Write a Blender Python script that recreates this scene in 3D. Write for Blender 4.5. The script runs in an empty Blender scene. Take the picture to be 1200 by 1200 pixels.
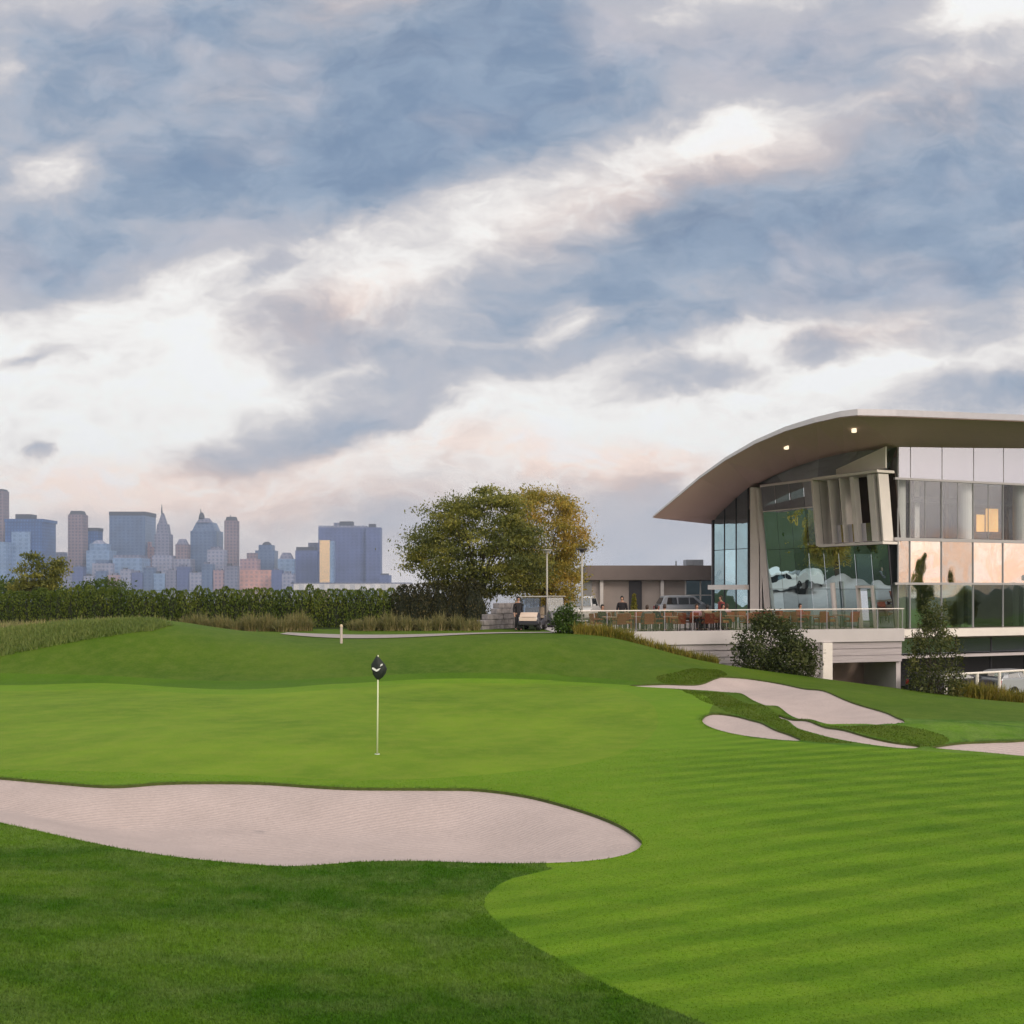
import bpy, bmesh, math, random
import numpy as np
from mathutils import Vector, Matrix, noise as mnoise
from mathutils.geometry import delaunay_2d_cdt
R = math.radians
random.seed(7)
rng = np.random.default_rng(11)
SC = bpy.context.scene
COL = SC.collection

# ---------------------------------------------------------------- camera
F, EYE, HY = 1250.0, 3.6, 690.0          # focal length in reference pixels, eye height, horizon row
cam = bpy.data.cameras.new('camera'); camo = bpy.data.objects.new('camera', cam); COL.objects.link(camo)
camo.location = (0, 0, EYE); camo.rotation_euler = (R(90), 0, 0)
cam.sensor_width = 36; cam.sensor_fit = 'HORIZONTAL'; cam.lens = 36 * F / 1200
cam.shift_y = (HY - 600) / 1200
cam.clip_start = 0.1; cam.clip_end = 30000
SC.camera = camo

def at(px, py, d):
    """the point seen at reference pixel (px, py) at distance d in front of the camera"""
    return Vector(((px - 600) / F * d, d, EYE - (py - HY) / F * d))

# ---------------------------------------------------------------- materials
def nodes_of(m):
    m.use_nodes = True
    return m.node_tree, m.node_tree.nodes, m.node_tree.links

def mat(name, col, rough=.6, metal=0., spec=.5, noise=0., nscale=8., col2=None, bump=0., emit=None, estr=0., stretch=(1, 1, 1)):
    m = bpy.data.materials.new(name)
    nt, N, L = nodes_of(m)
    b = N['Principled BSDF']
    b.inputs['Roughness'].default_value = rough
    b.inputs['Metallic'].default_value = metal
    b.inputs['Specular IOR Level'].default_value = spec
    b.inputs['Base Color'].default_value = (*col, 1)
    if noise or col2:
        tc = N.new('ShaderNodeTexCoord'); mp = N.new('ShaderNodeMapping')
        mp.inputs['Scale'].default_value = stretch
        nz = N.new('ShaderNodeTexNoise'); nz.inputs['Scale'].default_value = nscale; nz.inputs['Detail'].default_value = 6
        L.new(tc.outputs['Object'], mp.inputs[0]); L.new(mp.outputs[0], nz.inputs['Vector'])
        mr = N.new('ShaderNodeMapRange'); mr.inputs['From Min'].default_value = .3; mr.inputs['From Max'].default_value = .7
        L.new(nz.outputs['Fac'], mr.inputs['Value'])
        mx = N.new('ShaderNodeMix'); mx.data_type = 'RGBA'
        c2 = col2 or tuple(c * (1 - noise) for c in col)
        mx.inputs[6].default_value = (*col, 1); mx.inputs[7].default_value = (*c2, 1)
        L.new(mr.outputs[0], mx.inputs[0]); L.new(mx.outputs[2], b.inputs['Base Color'])
        if bump:
            bp = N.new('ShaderNodeBump'); bp.inputs['Strength'].default_value = bump; bp.inputs['Distance'].default_value = .05
            L.new(nz.outputs['Fac'], bp.inputs['Height']); L.new(bp.outputs[0], b.inputs['Normal'])
    if emit:
        b.inputs['Emission Color'].default_value = (*emit, 1); b.inputs['Emission Strength'].default_value = estr
    return m

def leaf_mat(name, cols, trans=.25, rough=.55, scale=.5):
    """foliage: hue varies clump by clump through a noise in object space, light passes a little through each leaf"""
    m = bpy.data.materials.new(name)
    nt, N, L = nodes_of(m); N.remove(N['Principled BSDF']); out = N['Material Output']
    tc = N.new('ShaderNodeTexCoord')
    nz = N.new('ShaderNodeTexNoise'); nz.inputs['Scale'].default_value = scale; nz.inputs['Detail'].default_value = 3
    nz.inputs['Roughness'].default_value = .7
    L.new(tc.outputs['Object'], nz.inputs['Vector'])
    at_ = N.new('ShaderNodeAttribute'); at_.attribute_name = 'leafvar'
    ad = N.new('ShaderNodeMath'); ad.operation = 'MULTIPLY_ADD'; ad.inputs[1].default_value = .45
    L.new(at_.outputs['Fac'], ad.inputs[0]); L.new(nz.outputs['Fac'], ad.inputs[2])
    rp = N.new('ShaderNodeValToRGB'); e = rp.color_ramp.elements
    n = len(cols)
    for i, c in enumerate(cols):
        p = .35 + .6 * i / max(1, n - 1)
        if i < 2: el = e[i]; el.position = p
        else: el = e.new(p)
        el.color = (*c, 1)
    L.new(ad.outputs[0], rp.inputs[0])
    d = N.new('ShaderNodeBsdfPrincipled'); d.inputs['Roughness'].default_value = rough; d.inputs['Specular IOR Level'].default_value = .3
    t = N.new('ShaderNodeBsdfTranslucent'); mx = N.new('ShaderNodeMixShader'); mx.inputs[0].default_value = trans
    L.new(rp.outputs[0], d.inputs['Base Color']); L.new(rp.outputs[0], t.inputs['Color'])
    L.new(d.outputs[0], mx.inputs[1]); L.new(t.outputs[0], mx.inputs[2]); L.new(mx.outputs[0], out.inputs['Surface'])
    return m

def glass_mat(name, tint, refl=.4, rough=.02, rcol=(1, 1, 1), body=None, wav=0., fres=.35):
    """coated pane: mirror share + tinted see-through (or an opaque backing colour)"""
    m = bpy.data.materials.new(name)
    nt, N, L = nodes_of(m); N.remove(N['Principled BSDF']); out = N['Material Output']
    g = N.new('ShaderNodeBsdfGlossy'); g.inputs['Roughness'].default_value = rough; g.inputs['Color'].default_value = (*rcol, 1)
    if body: t = N.new('ShaderNodeBsdfDiffuse'); t.inputs['Color'].default_value = (*body, 1)
    else: t = N.new('ShaderNodeBsdfTransparent'); t.inputs['Color'].default_value = (*tint, 1)
    fr = N.new('ShaderNodeLayerWeight'); fr.inputs['Blend'].default_value = .35
    mr = N.new('ShaderNodeMapRange'); mr.inputs['To Min'].default_value = refl; mr.inputs['To Max'].default_value = min(1, refl + fres)
    L.new(fr.outputs['Fresnel'], mr.inputs['Value'])
    mx = N.new('ShaderNodeMixShader'); L.new(mr.outputs[0], mx.inputs[0])
    L.new(t.outputs[0], mx.inputs[1]); L.new(g.outputs[0], mx.inputs[2]); L.new(mx.outputs[0], out.inputs['Surface'])
    if wav:
        tc = N.new('ShaderNodeTexCoord'); nz = N.new('ShaderNodeTexNoise'); nz.inputs['Scale'].default_value = .30; nz.inputs['Detail'].default_value = 2.5; nz.inputs['Roughness'].default_value = .35
        L.new(tc.outputs['Object'], nz.inputs['Vector'])
        bp = N.new('ShaderNodeBump'); bp.inputs['Strength'].default_value = wav; bp.inputs['Distance'].default_value = .25
        L.new(nz.outputs['Fac'], bp.inputs['Height']); L.new(bp.outputs[0], g.inputs['Normal'])
    return m

# ---------------------------------------------------------------- object helpers
def tag(o, label=None, cat=None, group=None, kind=None):
    if label: o['label'] = label
    if cat: o['category'] = cat
    if group: o['group'] = group
    if kind: o['kind'] = kind
    return o

def link(name, me, m=None, parent=None):
    o = bpy.data.objects.new(name, me); COL.objects.link(o)
    if m is not None and not me.materials: me.materials.append(m)
    if parent: o.parent = parent
    return o

def empty(name, loc, label, cat, group=None, rz=0):
    o = bpy.data.objects.new(name, None); COL.objects.link(o)
    o.location = loc; o.rotation_euler = (0, 0, rz); o.empty_display_size = .3
    return tag(o, label, cat, group)

def copy_tree(o, parent=None):
    c = o.copy(); COL.objects.link(c); c.parent = parent
    for ch in list(o.children): copy_tree(ch, c)
    return c

class MB:
    """collects faces, then links them as one mesh object"""
    def __init__(s): s.v = []; s.f = []
    def add(s, vs, fs):
        b = len(s.v); s.v += [tuple(v) for v in vs]; s.f += [tuple(b + i for i in f) for f in fs]; return s
    def box(s, x0, x1, y0, y1, z0, z1, M=None):
        vs = [Vector((x, y, z)) for z in (z0, z1) for y in (y0, y1) for x in (x0, x1)]
        if M: vs = [M @ v for v in vs]
        return s.add(vs, [(0, 2, 3, 1), (4, 5, 7, 6), (0, 1, 5, 4), (2, 6, 7, 3), (0, 4, 6, 2), (1, 3, 7, 5)])
    def hexa(s, b4, t4):
        """solid from a bottom and a top quad with the same order"""
        return s.add(list(b4) + list(t4), [(3, 2, 1, 0), (4, 5, 6, 7), (0, 1, 5, 4), (1, 2, 6, 5), (2, 3, 7, 6), (3, 0, 4, 7)])
    def slab(s, quad, n):
        """a quad given thickness along vector n"""
        q = [Vector(v) for v in quad]
        return s.hexa(q, [v + Vector(n) for v in q])
    def tube(s, pts, rad, k=8, caps=True):
        pts = [Vector(p) for p in pts]
        if not hasattr(rad, '__len__'): rad = [rad] * len(pts)
        b = len(s.v); up = Vector((0, 0, 1))
        for i, p in enumerate(pts):
            t = (pts[min(i + 1, len(pts) - 1)] - pts[max(i - 1, 0)]).normalized()
            a = t.cross(up if abs(t.dot(up)) < .95 else Vector((1, 0, 0))).normalized(); c = t.cross(a)
            for j in range(k):
                an = 2 * math.pi * j / k
                s.v.append(tuple(p + (a * math.cos(an) + c * math.sin(an)) * rad[i]))
        for i in range(len(pts) - 1):
            for j in range(k):
                j2 = (j + 1) % k
                s.f.append((b + i * k + j, b + (i + 1) * k + j, b + (i + 1) * k + j2, b + i * k + j2))
        if caps:
            s.f.append(tuple(b + j for j in range(k)))
            s.f.append(tuple(b + (len(pts) - 1) * k + j for j in reversed(range(k))))
        return s
    def lathe(s, prof, cx=0, cy=0, k=16):
        b = len(s.v)
        for r, z in prof:
            for j in range(k):
                an = 2 * math.pi * j / k; s.v.append((cx + r * math.cos(an), cy + r * math.sin(an), z))
        for i in range(len(prof) - 1):
            for j in range(k):
                j2 = (j + 1) % k
                s.f.append((b + i * k + j, b + i * k + j2, b + (i + 1) * k + j2, b + (i + 1) * k + j))
        s.f.append(tuple(b + j for j in reversed(range(k))))
        s.f.append(tuple(b + (len(prof) - 1) * k + j for j in range(k)))
        return s
    def build(s, name, m=None, parent=None, smooth=False, bevel=0., seg=2):
        me = bpy.data.meshes.new(name); me.from_pydata(s.v, [], s.f); me.update()
        bm = bmesh.new(); bm.from_mesh(me); bmesh.ops.recalc_face_normals(bm, faces=bm.faces)
        if bevel: bmesh.ops.bevel(bm, geom=bm.edges, offset=bevel, segments=seg, affect='EDGES', profile=.5)
        bm.to_mesh(me); bm.free()
        if smooth:
            for p in me.polygons: p.use_smooth = True
        return link(name, me, m, parent)

def rawmesh(name, V, Fc, m=None, parent=None, attr=None, smooth=False):
    """fast mesh from numpy arrays of triangles/quads"""
    me = bpy.data.meshes.new(name)
    V = np.asarray(V, np.float32); Fc = np.asarray(Fc, np.int32); n, k = Fc.shape
    me.vertices.add(len(V)); me.vertices.foreach_set('co', V.ravel())
    me.loops.add(n * k); me.loops.foreach_set('vertex_index', Fc.ravel())
    me.polygons.add(n); me.polygons.foreach_set('loop_start', np.arange(0, n * k, k, dtype=np.int32))
    me.polygons.foreach_set('loop_total', np.full(n, k, np.int32))
    if smooth: me.polygons.foreach_set('use_smooth', np.ones(n, bool))
    me.update(calc_edges=True)
    if attr is not None:
        a = me.attributes.new('leafvar', 'FLOAT', 'POINT'); a.data.foreach_set('value', np.asarray(attr, np.float32))
    return link(name, me, m, parent)

def leaves(P, size, up=.0, jitter=.35, droop=None):
    """leaf-sized rhombi at points P, random orientation (up>0 biases them to lie flat / upright)"""
    n = len(P); P = np.asarray(P, float)
    a = rng.normal(size=(n, 3)); a[:, 2] *= (1 - up)
    if droop is not None: a = a * .5 + droop
    a /= np.linalg.norm(a, axis=1, keepdims=True) + 1e-9
    b = rng.normal(size=(n, 3)); b = np.cross(a, b); b /= np.linalg.norm(b, axis=1, keepdims=True) + 1e-9
    s = size * (1 + jitter * rng.normal(size=(n, 1))).clip(.4, 2.0)
    V = np.stack([P - a * s, P + b * s * .5, P + a * s, P - b * s * .5], 1).reshape(-1, 3)
    Fc = np.arange(4 * n).reshape(n, 4)
    var = np.repeat(rng.random(n) - .5, 4)
    return V, Fc, var
# ---------------------------------------------------------------- sun and sky
SUN_AZ, SUN_EL = R(146), R(24)       # azimuth from +Y clockwise: low sun behind the camera, to its right, veiled by cloud
sun_dir = Vector((math.sin(SUN_AZ) * math.cos(SUN_EL), math.cos(SUN_AZ) * math.cos(SUN_EL), math.sin(SUN_EL)))
sl = bpy.data.lights.new('sun', 'SUN'); sl.energy = 1.3; sl.angle = R(14); sl.color = (1, .87, .72)
slo = bpy.data.objects.new('sun', sl); COL.objects.link(slo); slo.location = (0, 0, 60)
slo.rotation_euler = sun_dir.to_track_quat('Z', 'Y').to_euler()

def build_world():
    w = bpy.data.worlds.new('World'); SC.world = w; w.use_nodes = True
    nt = w.node_tree; N = nt.nodes; L = nt.links; N.clear()
    def nd(t, **kw):
        n = N.new(t)
        for k, v in kw.items(): setattr(n, k, v)
        return n
    def sock(n, i, v):
        if hasattr(v, 'is_output'): L.new(v, n.inputs[i])
        elif v is not None: n.inputs[i].default_value = v
    def mth(op, a, b=None, c=None, clamp=False):
        n = nd('ShaderNodeMath', operation=op, use_clamp=clamp); sock(n, 0, a); sock(n, 1, b); sock(n, 2, c); return n.outputs[0]
    def vm(op, a, b=None, c=None):
        n = nd('ShaderNodeVectorMath', operation=op); sock(n, 0, a); sock(n, 1, b); sock(n, 2, c); return n
    def comb(x, y, z=0.):
        n = nd('ShaderNodeCombineXYZ'); sock(n, 0, x); sock(n, 1, y); sock(n, 2, z); return n.outputs[0]
    def noise(v, sc, det, rough=.55, dist=0., col=False):
        n = nd('ShaderNodeTexNoise'); sock(n, 'Vector', v); n.inputs['Scale'].default_value = sc
        n.inputs['Detail'].default_value = det; n.inputs['Roughness'].default_value = rough; n.inputs['Distortion'].default_value = dist
        return n.outputs['Color' if col else 'Fac']
    def mapr(v, a, b, c, d, smooth=True):
        n = nd('ShaderNodeMapRange', interpolation_type='SMOOTHSTEP' if smooth else 'LINEAR')
        for i, q in enumerate((v, a, b, c, d)): sock(n, i, q)
        return n.outputs[0]
    def mapping(v, loc, rot, sc, typ='TEXTURE'):
        n = nd('ShaderNodeMapping', vector_type=typ); sock(n, 0, v)
        n.inputs['Location'].default_value = loc; n.inputs['Rotation'].default_value = rot; n.inputs['Scale'].default_value = sc
        return n.outputs[0]
    def mixc(f, a, b, mode='MIX'):
        n = nd('ShaderNodeMix', data_type='RGBA', blend_type=mode)
        sock(n, 0, f)
        for i, q in ((6, a), (7, b)):
            if hasattr(q, 'is_output'): L.new(q, n.inputs[i])
            else: n.inputs[i].default_value = (*q, 1)
        return n.outputs[2]
    tc = nd('ShaderNodeTexCoord'); D = tc.outputs['Generated']
    sp = nd('ShaderNodeSeparateXYZ'); L.new(D, sp.inputs[0]); X, Y, Z = sp.outputs
    ya = mth('MAXIMUM', mth('ABSOLUTE', Y), .22)
    U = mth('MULTIPLY_ADD', mth('DIVIDE', X, ya), 12.5, 6.0)          # bearing, in hundredths of the frame
    V = mth('MULTIPLY_ADD', mth('DIVIDE', Z, ya), -12.5, 6.9)         # height
    zs = mth('MAXIMUM', Z, 0.)
    W = comb(U, V, mth('MULTIPLY', mth('LESS_THAN', Y, 0.), 7.3))
    # domain warp: big lazy bends, then ragged edges
    def warp(v, sc, det, amp, st=(1, 1.6, 1)):
        c = noise(mapping(v, (0, 0, 0), (0, 0, R(18)), st, 'POINT'), sc, det, .6, 0., True)
        o = vm('SUBTRACT', c, (.5, .5, .5)).outputs[0]
        return vm('MULTIPLY_ADD', o, (amp, amp * .6, 0), v).outputs[0]
    W1 = warp(W, .45, 3, 1.1); W2 = warp(W1, 1.7, 7, .70)
    def blobs(vec, lst):
        acc = None
        for cx, cy, rx, ry, rot, wt in lst:
            m = mapping(vec, (cx, cy, 0), (0, 0, R(rot)), (rx, ry, 1e6))
            ln = vm('LENGTH', m).outputs['Value']
            s = mapr(ln, .05, 1.25, wt, 0.)
            acc = s if acc is None else mth('ADD', acc, s)
        return acc
    # thick cloud (dark, blue grey). centre x, y, half sizes in hundredths of the frame, tilt, weight
    dark = [(2.6, .9, 4.6, 2.5, -5, .68), (6.3, .8, 3.6, 1.7, -14, .62), (5.6, .25, 1.6, .6, 0, .22), (1.2, .5, 1.6, .8, 0, .14), (9.7, .55, 2.2, .85, -12, .58), (2.7, 2.15, 2.6, .8, -9, .34),
            (.3, 3.1, 1.4, .8, -24, .60), (5.2, 1.8, 2.2, .6, -14, .30), (-2, 1.5, 2.5, 2.2, 0, .5), (1.7, 3.1, .8, .4, -20, .22), (3.1, 2.75, 1.2, .3, -8, .22),
            (11.2, 2.9, 2.6, 1.05, -8, .50), (8.6, 3.2, 2.2, .95, -12, .40), (6.7, 3.85, 2.0, .72, -15, .40), (4.7, 4.6, 1.7, .55, -18, .38),
            (3.2, 5.2, 1.6, .36, -12, .40), (10.6, 2.0, 3.0, 1.1, -14, .50), (12.4, 1.7, 2.2, 1.5, 0, .36), (10.6, 1.2, 1.4, .5, -14, .16), (3.4, 3.9, .95, .6, -12, .40), (3.1, 3.15, .36, .2, -30, .36),
            (11.4, 3.25, 2.2, .42, -4, .24), (8.6, 3.7, 1.6, .32, -8, .22), (6.4, 4.2, 1.4, .28, -12, .22), (4.7, 4.85, 1.2, .22, -14, .20),
            (7.9, 4.5, .9, .3, -8, .46), (9.7, 4.1, .7, .36, -6, .46), (11.6, 4.6, 1.4, .36, -3, .56), (11.3, 3.95, 1.4, .42, -8, .30),
            (8.7, 4.45, .6, .24, 0, .26), (6.6, 5.7, 2.2, .40, 4, .26), (7.7, 6.3, 2.2, .65, 0, .42), (.35, 4.3, .7, .14, -4, .30), (.5, 5.35, .2, .13, 0, .38),
            (5.2, 6.3, 1.8, .5, 0, .32), (3.4, 6.3, 2.6, .6, 0, .27), (0.5, 6.5, 2.8, .5, 0, .2), (7.8, 2.75, 2.4, .8, -14, .46), (5.4, 3.6, 1.8, .55, -14, .32), (4.1, 4.2, 1.0, .5, -14, .26),
            (15, 1.5, 3.0, 2.5, 0, .4), (15, 5, 3, .6, 0, .4), (-4, 5, 3, .6, 0, .3),
            # bright openings
            (.75, 2.15, .8, .5, -10, -.34), (8.5, 1.5, 1.4, .34, -14, -.27), (4.5, .2, 1.4, .5, 0, -.18), (6.6, 3.85, .46, .32, -30, -.36), (4.05, 4.3, .65, .24, -14, -.30),
            (9.0, 3.9, 1.0, .22, -8, -.24), (10.3, 4.3, 1.0, .24, -8, -.25), (11.35, .12, .9, .4, -10, -.36), (3.3, 1.4, 1.2, .8, -10, -.17), (0, .9, .25, .35, 0, -.26), (5.8, 2.5, 1.4, .35, -16, -.06), (7.6, .2, 1.2, .4, 0, -.10)]
    tb = blobs(W2, dark)
    nv = mapping(W1, (0, 0, 0), (0, 0, R(16)), (1, 2.3, 1), 'POINT')
    n1 = noise(nv, .55, 9, .58, .35); n2 = noise(mapping(W2, (3, 1, 5), (0, 0, R(14)), (1, 1.8, 1), 'POINT'), 1.5, 8, .62, .2)
    edge = mth('MULTIPLY', mapr(tb, .05, .5, .55, 1.0), mapr(tb, .5, 1.0, 1., .70))
    t = mth('ADD', tb, mth('MULTIPLY', edge, mth('MULTIPLY_ADD', n1, 1.15, -.575)))
    t = mth('ADD', t, mth('MULTIPLY_ADD', n2, .50, -.25))
    t = mth('ADD', t, .085)
    rp = nd('ShaderNodeValToRGB'); L.new(t, rp.inputs[0]); e = rp.color_ramp.elements; rp.color_ramp.interpolation = 'B_SPLINE'
    pal = [(0, (1.06, 1.04, 1.01)), (.13, (1.0, .975, .945)), (.25, (.81, .77, .755)), (.38, (.61, .60, .635)), (.54, (.44, .475, .555)), (.74, (.295, .385, .51)), (1, (.21, .30, .44))]
    e[0].position, e[1].position = 0, 1
    e[0].color = (*pal[0][1], 1); e[1].color = (*pal[-1][1], 1)
    for p, c in pal[1:-1]: q = e.new(p); q.color = (*c, 1)
    C = rp.outputs[0]
    n3 = noise(mapping(W1, (7, 2, 1), (0, 0, R(20)), (1, 1.7, 1), 'POINT'), .42, 4, .55)
    C = mixc(mth('MULTIPLY', mapr(n3, .44, .64, 0., .75), mapr(t, .3, .6, 0., 1.)), C, mixc(.6, C, (.64, .595, .62)))
    bil = noise(mapping(W2, (2, 6, 3), (0, 0, R(15)), (1, 1.9, 1), 'POINT'), 1.05, 7, .6, .3)
    C = mixc(mapr(t, .45, .75, 0., 1.), C, mixc(mapr(bil, .34, .66, 0., 1.), mixc(1., C, (.90, .92, .95), 'MULTIPLY'), mixc(1., C, (1.26, 1.18, 1.12), 'MULTIPLY')))
    # evening warmth on the lit flanks
    pink = blobs(W2, [(4.6, .3, 2.0, .8, -5, .5), (8.2, 2.4, 2.6, .8, -12, .55), (11, 1.4, 1.8, .6, -12, .4), (4.0, 3.7, 1.4, .5, -10, .45), (6.9, 5.5, 2.2, .45, 6, .9), (7.6, 5.5, .7, .3, 0, .5),
                      (3.5, 5.4, 2.6, .4, -6, .4), (1.6, 5.8, 3, .45, 0, .8), (4.5, 6.0, 2.5, .4, 0, .55), (10.2, 3.85, 1.2, .3, -8, .3), (3.0, 1.3, 1.2, .7, -10, .3)])
    pink = mth('MULTIPLY', mth('MULTIPLY', pink, mapr(n2, .32, .62, .25, 1.)), mapr(t, .35, .85, 1., .35))
    C = mixc(mth('MINIMUM', mth('MULTIPLY', pink, 1.35), .9), C, mixc(1., C, (1.08, .87, .77), 'MULTIPLY'))
    C = mixc(mth('MULTIPLY', mapr(V, 4.9, 6.3, 0., .55), mapr(n1, .35, .65, .5, 1.)), C, mixc(.5, C, (.90, .74, .68)))
    hz = mapr(V, 5.9, 6.75, 0., .55)
    C = mixc(hz, C, mixc(mapr(U, 2.5, 8, 0., 1.), (.86, .73, .68), (.56, .61, .71)))
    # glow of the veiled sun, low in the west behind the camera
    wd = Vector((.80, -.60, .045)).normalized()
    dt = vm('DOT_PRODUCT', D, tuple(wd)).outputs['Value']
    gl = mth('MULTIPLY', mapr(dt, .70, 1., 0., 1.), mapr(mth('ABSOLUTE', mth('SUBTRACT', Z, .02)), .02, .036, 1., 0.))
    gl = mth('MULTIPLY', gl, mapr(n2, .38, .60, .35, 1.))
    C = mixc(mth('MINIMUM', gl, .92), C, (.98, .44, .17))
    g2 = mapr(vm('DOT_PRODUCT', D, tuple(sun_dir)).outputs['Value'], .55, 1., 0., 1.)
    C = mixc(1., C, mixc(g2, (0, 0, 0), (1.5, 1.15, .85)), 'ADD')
    # below the horizon: dull ground colour
    C = mixc(mapr(Z, -.06, -.01, 1., 0.), C, (.12, .13, .12))
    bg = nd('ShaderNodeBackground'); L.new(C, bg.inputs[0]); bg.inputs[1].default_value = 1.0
    sky = nd('ShaderNodeTexSky', sky_type='NISHITA', sun_disc=False)
    sky.sun_elevation = SUN_EL; sky.sun_rotation = SUN_AZ; sky.air_density = 1.2; sky.dust_density = 1.5
    bs = nd('ShaderNodeBackground'); L.new(sky.outputs[0], bs.inputs[0]); bs.inputs[1].default_value = .07
    ms = nd('ShaderNodeMixShader'); ms.inputs[0].default_value = .94
    L.new(bs.outputs[0], ms.inputs[1]); L.new(bg.outputs[0], ms.inputs[2])
    o = nd('ShaderNodeOutputWorld'); L.new(ms.outputs[0], o.inputs['Surface'])
    w.cycles.sampling_method = 'MANUAL'; w.cycles.sample_map_resolution = 512
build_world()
SC.view_settings.view_transform = 'Standard'; SC.view_settings.look = 'None'; SC.view_settings.exposure = 0; SC.view_settings.gamma = 1
SC.cycles.use_denoising = True
try: SC.cycles.denoiser = 'OPENIMAGEDENOISE'
except Exception: pass
SC.cycles.max_bounces = 8; SC.cycles.transparent_max_bounces = 24; SC.cycles.volume_bounces = 0
SC.cycles.glossy_bounces = 4; SC.cycles.diffuse_bounces = 3; SC.cycles.caustics_reflective = False; SC.cycles.caustics_refractive = False
# ---------------------------------------------------------------- terrain
def sstep(a, b, x):
    t = np.clip((np.asarray(x, float) - a) / (b - a), 0, 1); return t * t * (3 - 2 * t)
_cp = np.array([(-900, 720), (-300, 742), (-100, 739), (0, 737), (60, 730), (120, 726), (180, 725), (215, 730), (260, 739), (320, 747), (370, 752), (430, 752), (480, 750), (570, 744.5), (690, 743.5),
                (740, 752), (800, 770), (850, 780), (960, 795), (1060, 808), (1150, 819), (1200, 830), (1300, 843), (1600, 870), (2200, 880)], float)
_cx = (_cp[:, 0] - 600) / F * 49; _cz = EYE - (_cp[:, 1] - HY) / F * 49
_bx = np.array([-200, -60, -18, 0, 4.2, 6.5, 9, 12, 16, 60, 300.]); _bz = np.array([.5, 1.2, 1.4, 1.4, 1.4, .9, -.3, -1.7, -2.15, -2.2, -2.2])
# small rises: pixel x, pixel y on the flat, radius along x, radius along y, height
_lumps = []
for px, py, rx, ry, h in [(800, 795, 2.0, 1.6, .34), (855, 818, 1.6, .9, .10), (905, 834, 1.6, .8, .13), (960, 850, 1.7, .8, .13), (1030, 860, 1.8, .9, .13), (1090, 866, 1.5, .9, .10),
                          (1150, 862, 2.2, 1.1, .30), (780, 830, 2.5, 2.5, .10), (300, 870, 6, 4, .10), (90, 830, 5, 4, .14), (560, 830, 5, 4, .12), (1010, 812, 5, 2.5, .25)]:
    d = F * EYE / (py - HY); _lumps.append(((px - 600) / F * d, d, rx, ry, h))
def H(x, y):
    x = np.asarray(x, float); y = np.asarray(y, float)
    z = -1.0 * sstep(9, 26, x) * sstep(24, 44, y) - .15 * sstep(4, 12, x) * sstep(20, 40, y)
    z = z + 1.7 * (1 - sstep(-4, 11, y)) + .55 * sstep(-1, -9, x) * (1 - sstep(9, 15, y))
    for cx, cy, rx, ry, h in _lumps:
        z = z + h * np.exp(-((x - cx) / rx) ** 2 - ((y - cy) / ry) ** 2)
    z = z + .05 * np.sin(x * .31 + y * .17) * np.cos(y * .23 - x * .11)
    zc = np.interp(x, _cx, _cz)
    for k in (-1.2, 1.2, -.6, .6): zc = zc + np.interp(x + k, _cx, _cz)
    zc = zc / 5
    t = np.clip((y - 40.3) / (48.6 - 40.3), 0, 1)
    s = np.where(x > 2, sstep(0, 1, t), .55 * sstep(0, 1, t) + .45 * sstep(0, .75, t))
    z = z * (1 - s) + zc * s
    zb = np.interp(x, _bx, _bz)
    s2 = sstep(49.2, 55.5, y)
    z = z * (1 - s2) + zb * s2
    k3 = sstep(58, 63, y) * (1 - sstep(15, 22, x)); z = z * (1 - k3) + 1.4 * k3
    z = z - .10 * np.clip(np.abs(x) - 60, 0, 30) / 10 * sstep(20, 60, np.abs(x))
    far = np.maximum(sstep(92, 150, y), np.maximum(sstep(60, 150, np.abs(x)), sstep(-20, -60, y)))
    return z * (1 - far) + (-2.3) * far
def hz(x, y): return float(H(x, y))
def ground_at(px, py, dmin=4.0, dmax=200.):
    """march the sight line of a pixel to the ground"""
    d = np.arange(dmin, dmax, .04)
    x = (px - 600) / F * d; z = EYE - (py - HY) / F * d
    hit = np.nonzero(z <= H(x, d))[0]
    k = d[hit[0]] if len(hit) else dmax
    return Vector(((px - 600) / F * k, k, 0))
def spline(pts, step=.12):
    P = np.array(pts, float); n = len(P); out = []
    for i in range(n):
        p0, p1, p2, p3 = P[i - 1], P[i], P[(i + 1) % n], P[(i + 2) % n]
        m = max(2, int(np.linalg.norm(p2 - p1) / step)); m = min(m, 60)
        t = np.linspace(0, 1, m, endpoint=False)[:, None]
        out.append(.5 * (2 * p1 + (p2 - p0) * t + (2 * p0 - 5 * p1 + 4 * p2 - p3) * t ** 2 + (3 * p1 - p0 - 3 * p2 + p3) * t ** 3))
    return np.concatenate(out)
def region(pix, step=.15): return spline([ground_at(*p)[:2] for p in pix], step)
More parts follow.
